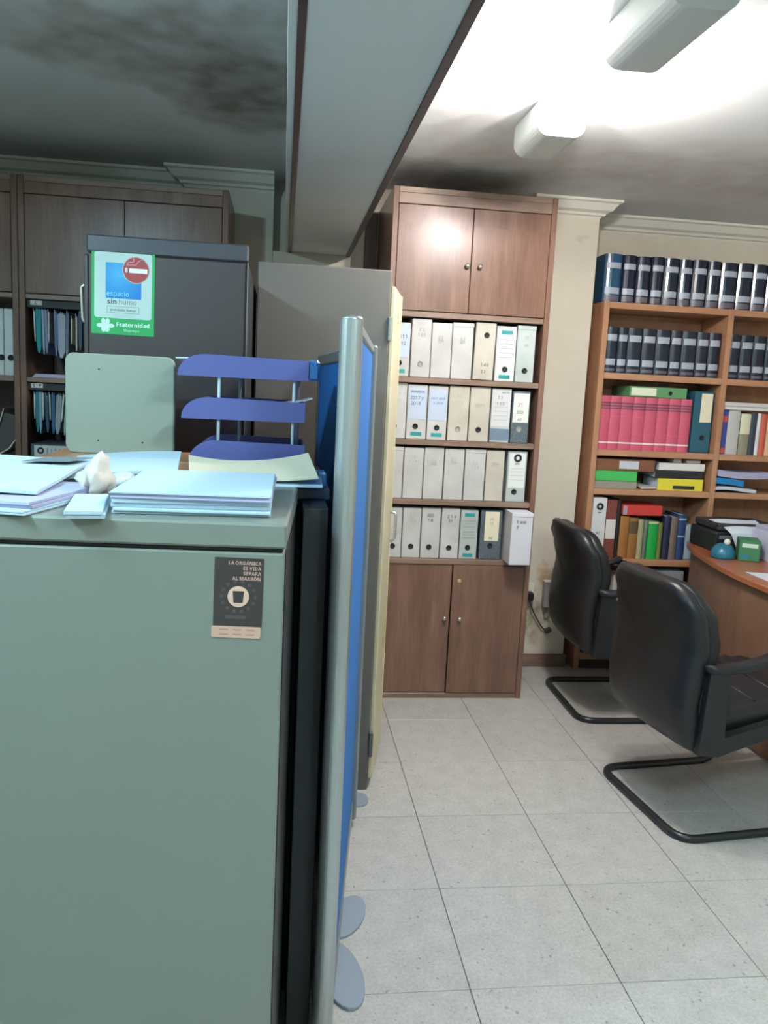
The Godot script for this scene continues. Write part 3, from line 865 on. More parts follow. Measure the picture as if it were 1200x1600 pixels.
func build_steel_cabinets() -> void:
	# dark brown-grey cabinet with the no-smoking notice
	var t := thing("steel_cabinet", "dark brown steel cupboard with a green no-smoking notice on its side", "cabinet", Vector3(-0.555, 0, -2.47))
	slab("body", Vector3(0.0, 0.04, -0.84), Vector3(0.4385, 1.885, 0.0), M.steel_brown, t, 0.004)
	slab("side_panel", Vector3(0.4386, 0.04, -0.84), Vector3(0.443, 1.885, -0.004), M.charcoal, t, 0.001)  # shade between the two cupboards put into this side as charcoal
	slab("top_lid", Vector3(-0.004, 1.886, -0.04), Vector3(0.445, 1.934, 0.003), M.steel_lid, t, 0.004)
	slab("base", Vector3(0.02, 0.0, -0.82), Vector3(0.43, 0.04, -0.02), M.charcoal, t)
	slab("edge_trim", Vector3(0.4431, 0.05, -0.004), Vector3(0.445, 1.884, -0.001), M.alu_grey, t, 0.0005)
	slab("door", Vector3(-0.014, 0.06, -0.42), Vector3(-0.0005, 1.88, -0.006), M.steel_brown, t, 0.003)
	slab("door", Vector3(-0.014, 0.06, -0.835), Vector3(-0.0005, 1.88, -0.423), M.steel_brown, t, 0.003)
	put("handle", tube(rounded([Vector3(-0.014, 1.80, -0.05), Vector3(-0.03, 1.795, -0.05), Vector3(-0.026, 1.70, -0.05), Vector3(-0.014, 1.69, -0.05)], 0.012, 4), 0.006, 8), M.chrome, t)
	# notice: 0.174 x 0.236
	var n := put("notice", box(Vector3(0.174, 0.236, 0.0012), 0.0003), flat(40, 160, 86), t, Vector3(0.096, 1.779, 0.0012), Vector3(0, 0, -0.008))
	n.set_meta("label", "green and white no-smoking notice")
	put("white_field", extrude(rrect(-0.079, -0.072, 0.079, 0.109, 0.007, 4), 0, 0.0012), flat(188, 206, 198), n)
	var grad := Gradient.new()
	grad.colors = PackedColorArray([rgb(70, 168, 214), rgb(4, 118, 190)])
	var gt := GradientTexture2D.new()
	gt.gradient = grad
	gt.width = 64
	gt.height = 64
	gt.fill = GradientTexture2D.FILL_RADIAL
	gt.fill_from = Vector2(0.35, 0.3)
	gt.fill_to = Vector2(0.95, 0.8)
	var bm := mat(Color.WHITE, 0.5)
	bm.albedo_texture = gt
	var q := QuadMesh.new()
	q.size = Vector2(0.098, 0.098)
	put("blue_square", q, bm, n, Vector3(0.001, 0.032, 0.0017))
	put("red_disc", extrude(disc2(0.035, 0.064, 0.0375, 30), 0, 0.0022), flat(196, 184, 178), n)
	put("red_disc", extrude(disc2(0.035, 0.064, 0.0352, 30), 0, 0.0027), flat(164, 62, 60), n)
	put("cigarette", box(Vector3(0.05, 0.0125, 0.0006), 0.0001), flat(240, 236, 228), n, Vector3(0.0415, 0.062, 0.0029))
	put("cigarette_ash", box(Vector3(0.0072, 0.0125, 0.0006), 0.0001), flat(214, 206, 200), n, Vector3(0.0085, 0.0625, 0.0029))
	put("smoke_line", tube(rounded([Vector3(0.010, 0.073, 0.003), Vector3(0.012, 0.084, 0.003), Vector3(0.03, 0.085, 0.003), Vector3(0.028, 0.097, 0.003)], 0.006, 3), 0.0009, 5), flat(226, 190, 186), n)
	put("smoke_line", tube(rounded([Vector3(0.012, 0.077, 0.003), Vector3(0.036, 0.078, 0.003), Vector3(0.04, 0.087, 0.003), Vector3(0.052, 0.093, 0.003)], 0.006, 3), 0.0009, 5), flat(226, 190, 186), n)
	write("espacio", 0.0185, flat(150, 222, 240), n, Vector3(-0.0455, -0.004, 0.0022), V0, false, HORIZONTAL_ALIGNMENT_LEFT)
	write("sin", 0.019, flat(70, 76, 84), n, Vector3(-0.044, -0.026, 0.0016), V0, true, HORIZONTAL_ALIGNMENT_LEFT)
	write("humo", 0.019, flat(128, 138, 144), n, Vector3(-0.0125, -0.026, 0.0016), V0, false, HORIZONTAL_ALIGNMENT_LEFT)
	var fr := PackedVector3Array()
	for e in [[0.0, -0.0395, 0.088, 0.0008], [0.0, -0.0575, 0.088, 0.0008]]:
		add_box(fr, Vector3(e[0], e[1], 0.0014), Vector3(e[2], e[3], 0.0006), 0.0001)
	for e in [-0.044, 0.044]: add_box(fr, Vector3(e, -0.0485, 0.0014), Vector3(0.0008, 0.018, 0.0006), 0.0001)
	put("text_frame", commit(fr), flat(96, 100, 104), n)
	write("prohibido fumar", 0.0098, flat(110, 114, 118), n, Vector3(0, -0.0485, 0.0016))
	for k in 2: put("small_print", box(Vector3(0.06 - 0.01 * k, 0.0012, 0.0004), 0.0001), flat(170, 186, 182), n, Vector3(0.0, -0.063 - 0.004 * k, 0.0014))
	write("Fraternidad", 0.0165, flat(214, 236, 224), n, Vector3(-0.019, -0.089, 0.0012), V0, true, HORIZONTAL_ALIGNMENT_LEFT)
	write("Muprespa", 0.0095, flat(200, 230, 214), n, Vector3(0.024, -0.1045, 0.0012))
	var cl := PackedVector3Array()
	for k in [[-0.054, -0.082, 0.006, 0.0085, 0.4], [-0.042, -0.082, 0.006, 0.0085, -0.4], [-0.063, -0.094, 0.0095, 0.006, 0.0], [-0.033, -0.094, 0.0095, 0.006, 0.0], [-0.053, -0.104, 0.0065, 0.008, 0.0], [-0.043, -0.104, 0.0065, 0.008, 0.0], [-0.048, -0.094, 0.009, 0.008, 0.0]]:
		add_extrude(cl, disc2(k[0], k[1], k[2], 14, k[3]), 0, 0.0010 + absf(k[0]) * 0.008 + absf(k[1]) * 0.003)
	put("clover_emblem", commit(cl), flat(206, 226, 214), n)

	# grey cabinet with its cream door ajar
	var g := thing("steel_cabinet", "tall grey steel cupboard behind the divider with a cream door ajar", "cabinet", Vector3(-0.1, 0, -2.96))
	slab("body", Vector3(0.0, 0.0, -0.84), Vector3(0.468, 1.958, 0.0), M.steel_grey, g, 0.004)
	var dr := put("door", box(Vector3(0.016, 1.86, 0.33), 0.003), M.cream_door, g, Vector3(0.5125, 0.975, -0.171), Vector3(0, -0.215, 0))
	put("door_edge", box(Vector3(0.018, 1.862, 0.02), 0.002), flat(212, 206, 160), dr, Vector3(0.0002, 0, -0.158))
	put("handle", tube(rounded([Vector3(0.008, 0.045, -0.10), Vector3(0.032, 0.045, -0.10), Vector3(0.03, -0.06, -0.10), Vector3(0.014, -0.075, -0.10)], 0.012, 4), 0.0055, 8), M.chrome, dr, Vector3(0, 0.035, 0))
	put("hinge_plate", box(Vector3(0.012, 0.085, 0.02), 0.003), flat(120, 134, 128), g, Vector3(0.468, 1.755, 0.002))
	put("hinge_plate", box(Vector3(0.016, 0.10, 0.016), 0.003), flat(84, 84, 88), g, Vector3(0.474, 0.19, 0.001))
	slab("door", Vector3(0.4682, 0.045, -0.835), Vector3(0.484, 1.905, -0.42), M.cream_door, g, 0.003)

func build_divider() -> void:
	var ang := atan2(0.137, 1.0)
	var t := thing("divider_screen", "free-standing blue office divider screen with a round aluminium end post", "divider", Vector3(0.134, 0, -1.70), -ang)
	# local: x across, -z along the screen
	put("end_post", extrude(rrect(-0.0235, -0.03, 0.0235, 0.022, 0.0215, 6), 0.012, 1.682, 1), M.alu, t)
	put("post_cap", pillow(rrect(-0.0236, -0.026, 0.0236, 0.026, 0.0225, 6), [[0.3, 0.008], [0.8, 0.007], [0.95, 0.004], [1.0, 0.0]], func(v: Vector3) -> Vector3: return Vector3(v.x, 1.682 + v.z, v.y - 0.004)), M.alu, t)
	slab("panel_cloth", Vector3(-0.011, 0.10, -1.0), Vector3(0.014, 1.655, -0.03), M.blue_cloth, t, 0.003)
	slab("top_rail", Vector3(-0.017, 1.655, -1.03), Vector3(0.019, 1.683, -0.025), M.alu_grey, t, 0.005)
	slab("bottom_rail", Vector3(-0.017, 0.03, -1.03), Vector3(0.017, 0.10, -0.03), M.alu_grey, t, 0.004)
	slab("far_post", Vector3(-0.02, 0.03, -1.045), Vector3(0.03, 1.683, -1.0), M.alu_grey, t, 0.006)
	for f in [[-0.26, 0.13, 0.055, 0.3], [-0.50, 0.10, 0.05, -0.25], [-1.19, 0.05, 0.04, 0.0]]:
		var leaf := PackedVector2Array()
		for p in disc2(0, 0, f[1], 26, f[2]):
			leaf.append(Vector2(p.y, p.x))
		put("foot", extrude(leaf, 0.001, 0.013, 1, 0.002), M.foot_grey, t, Vector3(0.03, 0, f[0]), Vector3(0, f[3], 0))
	# the second, lower screen
	var u := thing("divider_screen", "lower dark blue divider screen seen left of the aluminium post", "divider", Vector3(0.128, 0, -2.85), 0.067)
	slab("panel_cloth", Vector3(-0.010, 0.10, 0.03), Vector3(0.012, 1.612, 0.6), M.blue_cloth, u, 0.003)
	slab("top_rail", Vector3(-0.014, 1.612, 0.0), Vector3(0.016, 1.646, 0.62), M.alu_grey, u, 0.004)
	slab("end_post", Vector3(-0.014, 0.0, 0.0), Vector3(0.016, 1.612, 0.03), M.alu, u, 0.004)
	slab("end_post", Vector3(-0.014, 0.0, 0.6), Vector3(0.016, 1.612, 0.62), M.alu, u, 0.004)
	slab("bottom_rail", Vector3(-0.014, 0.04, 0.03), Vector3(0.016, 0.10, 0.6), M.alu_grey, u, 0.004)

func build_brown_cabinet() -> void:
	var x0 := 0.476
	var x1 := 1.256
	var t := thing("tall_cupboard", "tall dark wooden cupboard with closed doors above and below rows of white file boxes", "cupboard", Vector3(x0, 0, -3.9))
	var w := x1 - x0
	slab("side_panel", Vector3(0, 0, -0.595), Vector3(0.026, 2.466, 0), M.brown, t)
	slab("side_panel", Vector3(w - 0.026, 0, -0.595), Vector3(w, 2.466, 0), M.brown, t)
	slab("back_panel", Vector3(0.026, 0.03, -0.595), Vector3(w - 0.026, 2.44, -0.58), M.brown_dark, t)
	slab("top_panel", Vector3(0.026, 2.44, -0.58), Vector3(w - 0.026, 2.466, -0.003), M.brown_lying, t)
	slab("header_panel", Vector3(0.026, 2.392, -0.02), Vector3(w - 0.026, 2.44, -0.001), M.brown_lying, t)
	slab("plinth", Vector3(0.026, 0.0, -0.03), Vector3(w - 0.026, 0.03, -0.004), M.brown_lying, t)
	for y in [1.885, 1.579, 1.283, 0.992, 0.697]:
		slab("shelf", Vector3(0.026, y, -0.58), Vector3(w - 0.026, y + 0.026, -0.004), M.brown_lying, t)
	var mid := 0.857 - x0
	var d := slab("door", Vector3(0.028, 1.914, -0.02), Vector3(mid - 0.0015, 2.389, -0.0005), M.brown, t)
	knob(d, Vector3(0.158, -0.022, 0.0105))
	d = slab("door", Vector3(mid + 0.0015, 1.914, -0.02), Vector3(w - 0.028, 2.389, -0.0005), M.brown, t)
	knob(d, Vector3(-0.145, -0.022, 0.0105))
	d = slab("door", Vector3(0.028, 0.033, -0.026), Vector3(mid + 0.003, 0.695, -0.010), M.brown, t)
	knob(d, Vector3(0.151, 0.06, 0.0085))
	d = slab("door", Vector3(mid + 0.007, 0.033, -0.018), Vector3(w - 0.028, 0.695, 0.0), M.brown, t)
	knob(d, Vector3(-0.138, 0.06, 0.0095))
	put("lock", lathe([Vector2(0.0, 0.003), Vector2(0.009, 0.003), Vector2(0.011, 0.0)], 14), flat(180, 160, 110, 0.35), d, Vector3(-0.148, 0.252, 0.009), Vector3(PI / 2, 0, 0))
	# ---- the boxes: [x0, x1, height, label, options]
	var P = M.pencil
	var K = M.pen
	var blue := flat(184, 198, 218)
	var white := flat(202, 203, 204)
	var cream := flat(224, 216, 188)
	var rows := [
		[1.605, "archive boxes on the top file shelf", [
			[0.502, 0.592, 0.252, "white archive box with handwritten bluish label and teal foot band, leftmost on top file shelf", M.card, {"lab": [0.05, 0.36, 0.97, 0.95, blue], "hole": [0.45, 0.25], "bands": [0.10], "text": [["2011", 0.55, 0.74, 0.03, K], ["y 12", 0.55, 0.62, 0.026, K]]}],
			[0.597, 0.692, 0.274, "tallest plain white archive box with a pale finger hole on top file shelf", M.card, {"hole": [0.5, 0.23], "pale_hole": 1, "text": [["2 2", 0.5, 0.82, 0.024], ["1 2 3", 0.5, 0.73, 0.022]]}],
			[0.694, 0.792, 0.260, "plain white archive box without hole, right of the tallest box on top file shelf", M.card, {"text": [["2 3", 0.45, 0.74, 0.022], ["227", 0.45, 0.67, 0.022]]}],
			[0.794, 0.896, 0.264, "plain white archive box with a pale crease, fourth on top file shelf", M.card, {"flap": 1, "text": [["2 3", 0.5, 0.74, 0.022], ["231", 0.5, 0.67, 0.022]]}],
			[0.902, 1.002, 0.272, "upside-down cream archive box with its finger hole near the top", M.card_cream, {"hole": [0.55, 0.78], "lean": -0.018, "text": [["1 4 0", 0.55, 0.27, 0.022, K], ["2 3", 0.5, 0.15, 0.022, K]]}],
			[1.010, 1.108, 0.262, "white archive box with teal bands at both ends and ruled lines, top file shelf", white, {"hole": [0.5, 0.22], "bands": [0.89, 0.085], "lines": [0.76, 0.68, 0.6, 0.52, 0.44], "text": [["2", 0.5, 0.72, 0.022]]}],
			[1.112, 1.204, 0.268, "pale grey-green archive box at the right end of the top file shelf", M.card_grey, {"hole": [0.5, 0.21], "flap": 1, "text": [["21", 0.5, 0.8, 0.026], ["33", 0.5, 0.66, 0.022]]}]]],
		[1.309, "archive boxes on the second file shelf", [
			[0.504, 0.590, 0.268, "plain white archive box with dark hole, leftmost on second file shelf", M.card, {"hole": [0.35, 0.22], "text": [["1 3", 0.5, 0.8, 0.022]]}],
			[0.593, 0.690, 0.262, "archive box with bluish handwritten label of two lines and teal band, second file shelf", M.card, {"lab": [0.05, 0.37, 0.95, 0.94, blue], "hole": [0.45, 0.235], "bands": [0.1], "text": [["PERMISOS", 0.5, 0.87, 0.017, M.dark_print], ["2017 y", 0.47, 0.76, 0.026, K], ["2018", 0.42, 0.66, 0.026, K]]}],
			[0.694, 0.790, 0.260, "archive box with bluish label in blue pen and teal band, third on second file shelf", M.card, {"lab": [0.04, 0.36, 0.96, 0.93, blue], "hole": [0.5, 0.225], "bands": [0.095], "text": [["FACT. 2018", 0.5, 0.77, 0.0165, flat(86, 104, 160)], ["A 2019", 0.5, 0.68, 0.018, flat(86, 104, 160)]]}],
			[0.796, 0.896, 0.264, "plain cream archive box with a grey hole, middle of the second file shelf", M.card_cream, {"hole": [0.5, 0.22], "pale_hole": 1, "text": [["2 1", 0.5, 0.83, 0.022], ["1 2 2", 0.5, 0.71, 0.022]]}],
			[0.900, 1.000, 0.264, "plain cream archive box with black hole, left of the blue-footed file on second file shelf", M.card_cream, {"hole": [0.48, 0.22], "text": [["2011", 0.5, 0.67, 0.026]]}],
			[1.006, 1.104, 0.262, "white labelled file with a slate blue foot band on second file shelf", M.card, {"lab": [0.03, 0.3, 0.97, 0.97, white], "low": [0.04, 0.22, flat(104, 124, 142)], "lines": [0.74, 0.66, 0.58, 0.5, 0.42], "text": [["ANEXO", 0.68, 0.93, 0.014, M.dark_print], ["2 3", 0.42, 0.84, 0.022, K], ["1 3 3", 0.45, 0.72, 0.022, K]]}],
			[1.110, 1.200, 0.254, "grey mottled lever-arch file with white label at the right end of second file shelf", M.mottle, {"lab": [0.06, 0.4, 0.94, 0.96, flat(214, 214, 208)], "hole": [0.45, 0.27], "pale_hole": 1, "text": [["21", 0.45, 0.74, 0.03, K], ["202", 0.45, 0.6, 0.026, K], ["AZ", 0.45, 0.46, 0.02, M.dark_print]]}]]],
		[1.018, "archive boxes on the third file shelf", [
			[0.504, 0.588, 0.250, "narrow white archive box, leftmost on third file shelf", M.card, {"flap": 1}],
			[0.591, 0.688, 0.250, "plain white archive box, second on third file shelf, numbers near its top", M.card, {"text": [["1 2", 0.45, 0.83, 0.022], ["1 2 4", 0.45, 0.74, 0.022]]}],
			[0.691, 0.788, 0.254, "plain white archive box, third on third file shelf", M.card, {"text": [["1 3", 0.5, 0.76, 0.022], ["228", 0.48, 0.7, 0.022]]}],
			[0.792, 0.890, 0.252, "plain white archive box in the middle of third file shelf", M.card, {"text": [["2 1", 0.45, 0.8, 0.022], ["124", 0.45, 0.73, 0.022]]}],
			[0.894, 0.996, 0.252, "white archive box with scuffed lower corner, left of the cream box on third file shelf", M.card, {"flap": 1, "text": [["2 2", 0.5, 0.74, 0.022], ["1 2 3", 0.5, 0.66, 0.022]]}],
			[1.000, 1.092, 0.252, "yellowed cream archive box left of the ring-emblem file on third file shelf", M.card_cream, {"text": [["220", 0.5, 0.74, 0.022]]}],
			[1.108, 1.206, 0.252, "pale grey file box with a dark ring emblem on third file shelf", M.card_grey, {"lab": [0.08, 0.28, 0.92, 0.96, flat(216, 220, 216)], "ring": 0.87, "hole": [0.42, 0.2], "lines": [0.66, 0.6, 0.52, 0.44], "text": [["BENE", 0.5, 0.755, 0.012, M.dark_print]]}]]],
		[0.723, "archive boxes on the lowest file shelf", [
			[0.504, 0.598, 0.250, "white archive box behind the cream door handle, leftmost on lowest file shelf", M.card, {"hole": [0.55, 0.23], "lines": [0.6, 0.54, 0.48]}],
			[0.601, 0.692, 0.250, "plain white archive box, second on lowest file shelf", M.card, {"hole": [0.5, 0.23], "text": [["2 1", 0.5, 0.84, 0.022], ["1 2 4", 0.5, 0.75, 0.022]]}],
			[0.695, 0.790, 0.252, "white archive box with darker scribbled digits, third on lowest file shelf", M.card, {"hole": [0.45, 0.225], "text": [["225", 0.45, 0.86, 0.024, K], ["1 8", 0.45, 0.76, 0.024, K]]}],
			[0.794, 0.886, 0.254, "white archive box left of the teal banded box on lowest file shelf", M.card, {"hole": [0.48, 0.215], "text": [["2 1 4", 0.55, 0.84, 0.024, K], ["21", 0.5, 0.75, 0.024, K]]}],
			[0.890, 0.980, 0.248, "archive box with teal bands at both ends on lowest file shelf", M.card_grey, {"hole": [0.48, 0.235], "bands": [0.90, 0.085], "lines": [0.78, 0.72, 0.66, 0.56, 0.5, 0.44]}],
			[0.992, 1.102, 0.250, "grey lever-arch file with cream label on lowest file shelf", M.mottle, {"lab": [0.2, 0.38, 0.86, 0.97, cream], "hole": [0.5, 0.28], "text": [["20", 0.5, 0.82, 0.022], ["13", 0.5, 0.73, 0.022], ["AZ", 0.5, 0.44, 0.018, K]]}]]]]
	for r in rows:
		for e in r[2]:
			var w2: float = e[1] - e[0]
			file_box("archive_box" if not "lever-arch" in e[3] else "lever_arch_file", e[3], "file box", r[1], Vector3((e[0] + e[1]) / 2, r[0] + 0.0005, -3.922), w2 - 0.001, e[2], 0.33, e[4], e[5])
	file_box("archive_box", "bright white box jutting out over the edge at the right of lowest file shelf", "file box", "archive boxes on the lowest file shelf", Vector3(1.168, 0.7240, -3.80), 0.106, 0.256, 0.33, flat(208, 208, 216), {"turn": -0.006, "flap": 1, "text": [["1 ass", 0.45, 0.84, 0.026, K], ["7", 0.28, 0.73, 0.026, K]]})

func build_left_shelves() -> void:
	var group := "suspension files on the left shelves"
	for u in [[-1.1725, -0.267, "dark wooden cupboard at the back left with a C tag on its file rail", true], [-2.08, -1.1745, "dark wooden cupboard at the left edge holding two white binders", false]]:
		var w: float = u[1] - u[0]
		var t := thing("tall_cupboard", u[2], "cupboard", Vector3(u[0], 0, -3.9))
		for s in [0.0, w - 0.026]: slab("side_panel", Vector3(s, 0, -0.45), Vector3(s + 0.026, 2.386, 0), M.brown, t)
		slab("back_panel", Vector3(0.026, 0.03, -0.45), Vector3(w - 0.026, 2.36, -0.437), M.brown_dark, t)
		slab("top_panel", Vector3(0.026, 2.36, -0.437), Vector3(w - 0.026, 2.386, -0.003), M.brown_lying, t)
		slab("header_panel", Vector3(0.026, 2.31, -0.02), Vector3(w - 0.026, 2.36, -0.001), M.brown, t)
		for y in [1.862, 1.496, 1.118, 0.70]: slab("shelf", Vector3(0.026, y, -0.437), Vector3(w - 0.026, y + 0.022, -0.004), M.brown_lying, t)
		for k in 2:
			var a := 0.028 + k * (w / 2 - 0.027)
			slab("door", Vector3(a, 1.887, -0.02), Vector3(a + w / 2 - 0.029, 2.307, -0.0005), M.brown, t)
			slab("door", Vector3(a, 0.03, -0.02), Vector3(a + w / 2 - 0.029, 0.698, -0.0005), M.brown, t)
		slab("plinth", Vector3(0.026, 0.0, -0.03), Vector3(w - 0.026, 0.03, -0.004), M.brown_lying, t)
		if u[3]:
			for r in [[1.826, "C"], [1.46, "S - P"]]:
				slab("file_rail", Vector3(0.026, r[0], -0.03), Vector3(w - 0.026, r[0] + 0.034, -0.022), M.charcoal, t)
				var g := put("rail_tag", box(Vector3(0.05, 0.02, 0.002), 0.0003), flat(206, 204, 196), t, Vector3(0.066, r[0] + 0.021, -0.0205))
				write(r[1], 0.019, M.dark_print, g, Vector3(0, 0, 0.0012), V0, true)
	# files hanging in the two compartments: [pixel column, top row, bottom row, width, colour, lean]
	var up := [[285, 235, 500, 12, rgb(222, 218, 208), 0.03], [318, 205, 600, 44, rgb(52, 150, 152), 0.02], [354, 215, 612, 20, rgb(158, 172, 192), 0.03], [379, 220, 600, 24, rgb(142, 146, 170), 0.03], [405, 235, 510, 12, rgb(220, 214, 202), 0.0], [460, 230, 620, 24, rgb(112, 130, 158), 0.02], [512, 250, 635, 66, rgb(172, 176, 190), 0.0], [562, 240, 620, 26, rgb(120, 132, 150), -0.02], [597, 280, 510, 12, rgb(224, 216, 200), 0.0], [636, 260, 570, 14, rgb(216, 206, 190), 0.0], [668, 235, 560, 30, rgb(84, 96, 116), 0.0], [706, 270, 570, 13, rgb(176, 190, 190), 0.0], [730, 230, 560, 20, rgb(54, 92, 96), -0.02]]
	for k in up.size():
		var e: Array = up[k]
		var nm := "white tabbed" if e[3] < 16 else ("teal" if e[4].g > 0.5 and e[4].r < 0.3 else "grey-blue")
		hanging_file("%s suspension file, %s from the left under the C tag" % [nm, ORD[k]], group + " under the C tag", -1.127 + (e[0] - 280) * 0.000523, 1.834 - (e[1] - 200) * 0.000514, 1.834 - (e[2] - 200) * 0.000514, e[3] * 0.000523, e[4], e[5])
	var low := [[279, 950, 1180, 12, rgb(222, 218, 208), 0.0], [300, 910, 1300, 30, rgb(58, 130, 146), 0.01], [328, 930, 1310, 24, rgb(136, 170, 180), 0.0], [350, 940, 1190, 13, rgb(220, 214, 202), 0.0], [376, 960, 1300, 28, rgb(60, 92, 118), 0.04], [405, 950, 1190, 12, rgb(222, 216, 204), 0.02], [436, 955, 1310, 30, rgb(66, 110, 146), 0.0], [487, 960, 1310, 48, rgb(160, 166, 170), -0.05], [526, 950, 1200, 14, rgb(224, 218, 208), -0.09], [556, 960, 1320, 26, rgb(150, 164, 156), -0.08]]
	for k in low.size():
		var e: Array = low[k]
		var nm := "white tabbed" if e[3] < 16 else ("blue" if e[4].r < 0.3 else "pale grey")
		hanging_file("%s suspension file, %s from the left under the S-P tag" % [nm, ORD[k]], group + " under the S-P tag", -1.127 + (e[0] - 280) * 0.000523, 1.834 - (e[1] - 200) * 0.000514, 1.834 - (e[2] - 200) * 0.000514, e[3] * 0.000523, e[4], e[5])
	# papers and box on those shelves
	var s := thing("paper_stack", "thin pile of lilac papers on the shelf under the C files", "paper stack", Vector3(-1.02, 1.518, -4.05))
	for k in 3: put("sheaf", box(Vector3(0.21, 0.005, 0.27), 0.001), M.paper_lilac, s, Vector3(0.002 * k, 0.0027 + 0.0052 * k, -0.004 * k), Vector3(0, 0.02 * k, 0))
	var b := thing("lever_arch_file", "grey file box with ring emblem lying on its side at back left", "file box", Vector3(-1.02, 1.1405, -3.92))
	put("body", box(Vector3(0.24, 0.076, 0.30), 0.003), M.mottle, b, Vector3(0, 0.038, -0.15))
	put("paper_label", box(Vector3(0.215, 0.064, 0.002), 0.0004), flat(206, 206, 200), b, Vector3(0.004, 0.038, 0.001))
	put("ring_emblem", lathe([Vector2(0.007, 0.0), Vector2(0.007, 0.002), Vector2(0.015, 0.002), Vector2(0.015, 0.0)], 20), M.dark_print, b, Vector3(-0.075, 0.046, 0.002), Vector3(PI / 2, 0, 0))
	for k in 4: put("printed_line", box(Vector3(0.003, 0.03 - 0.006 * (k % 2), 0.001), 0.0002), M.pen, b, Vector3(-0.045 + 0.018 * k, 0.044, 0.0022))
	for e in [[-1.262, "left one of the two white binders beside the C tag cupboard"], [-1.2215, "right one of the two white binders beside the C tag cupboard, hole visible"]]:
		file_box("lever_arch_file", e[1], "file box", "white binders at the left edge", Vector3(e[0] - 0.006, 1.5185, -3.925), 0.038, 0.296, 0.30, flat(206, 208, 206), {"hole": [0.72, 0.27], "lines": [0.93]})
	var mg := thing("bent_folder", "dark folder of bent sheets standing in the left cupboard", "folder", Vector3(-1.235, 1.141, -3.95))
	put("sheet", extrude(PackedVector2Array([Vector2(-0.10, 0.0), Vector2(-0.03, 0.23), Vector2(-0.026, 0.23), Vector2(-0.094, 0.0)]), -0.22, 0.0), flat(206, 196, 186), mg)
	put("cover", extrude(PackedVector2Array([Vector2(-0.09, 0.004), Vector2(-0.06, 0.018), Vector2(-0.01, 0.05), Vector2(0.025, 0.1), Vector2(0.03, 0.1), Vector2(-0.004, 0.046), Vector2(-0.056, 0.013), Vector2(-0.09, 0.0)]), -0.22, 0.0), flat(196, 186, 176), mg)
	put("filling", extrude(PackedVector2Array([Vector2(-0.086, 0.004), Vector2(-0.025, 0.21), Vector2(0.02, 0.2), Vector2(0.022, 0.1), Vector2(-0.012, 0.052), Vector2(-0.062, 0.018)]), -0.21, -0.004), flat(72, 66, 66), mg)

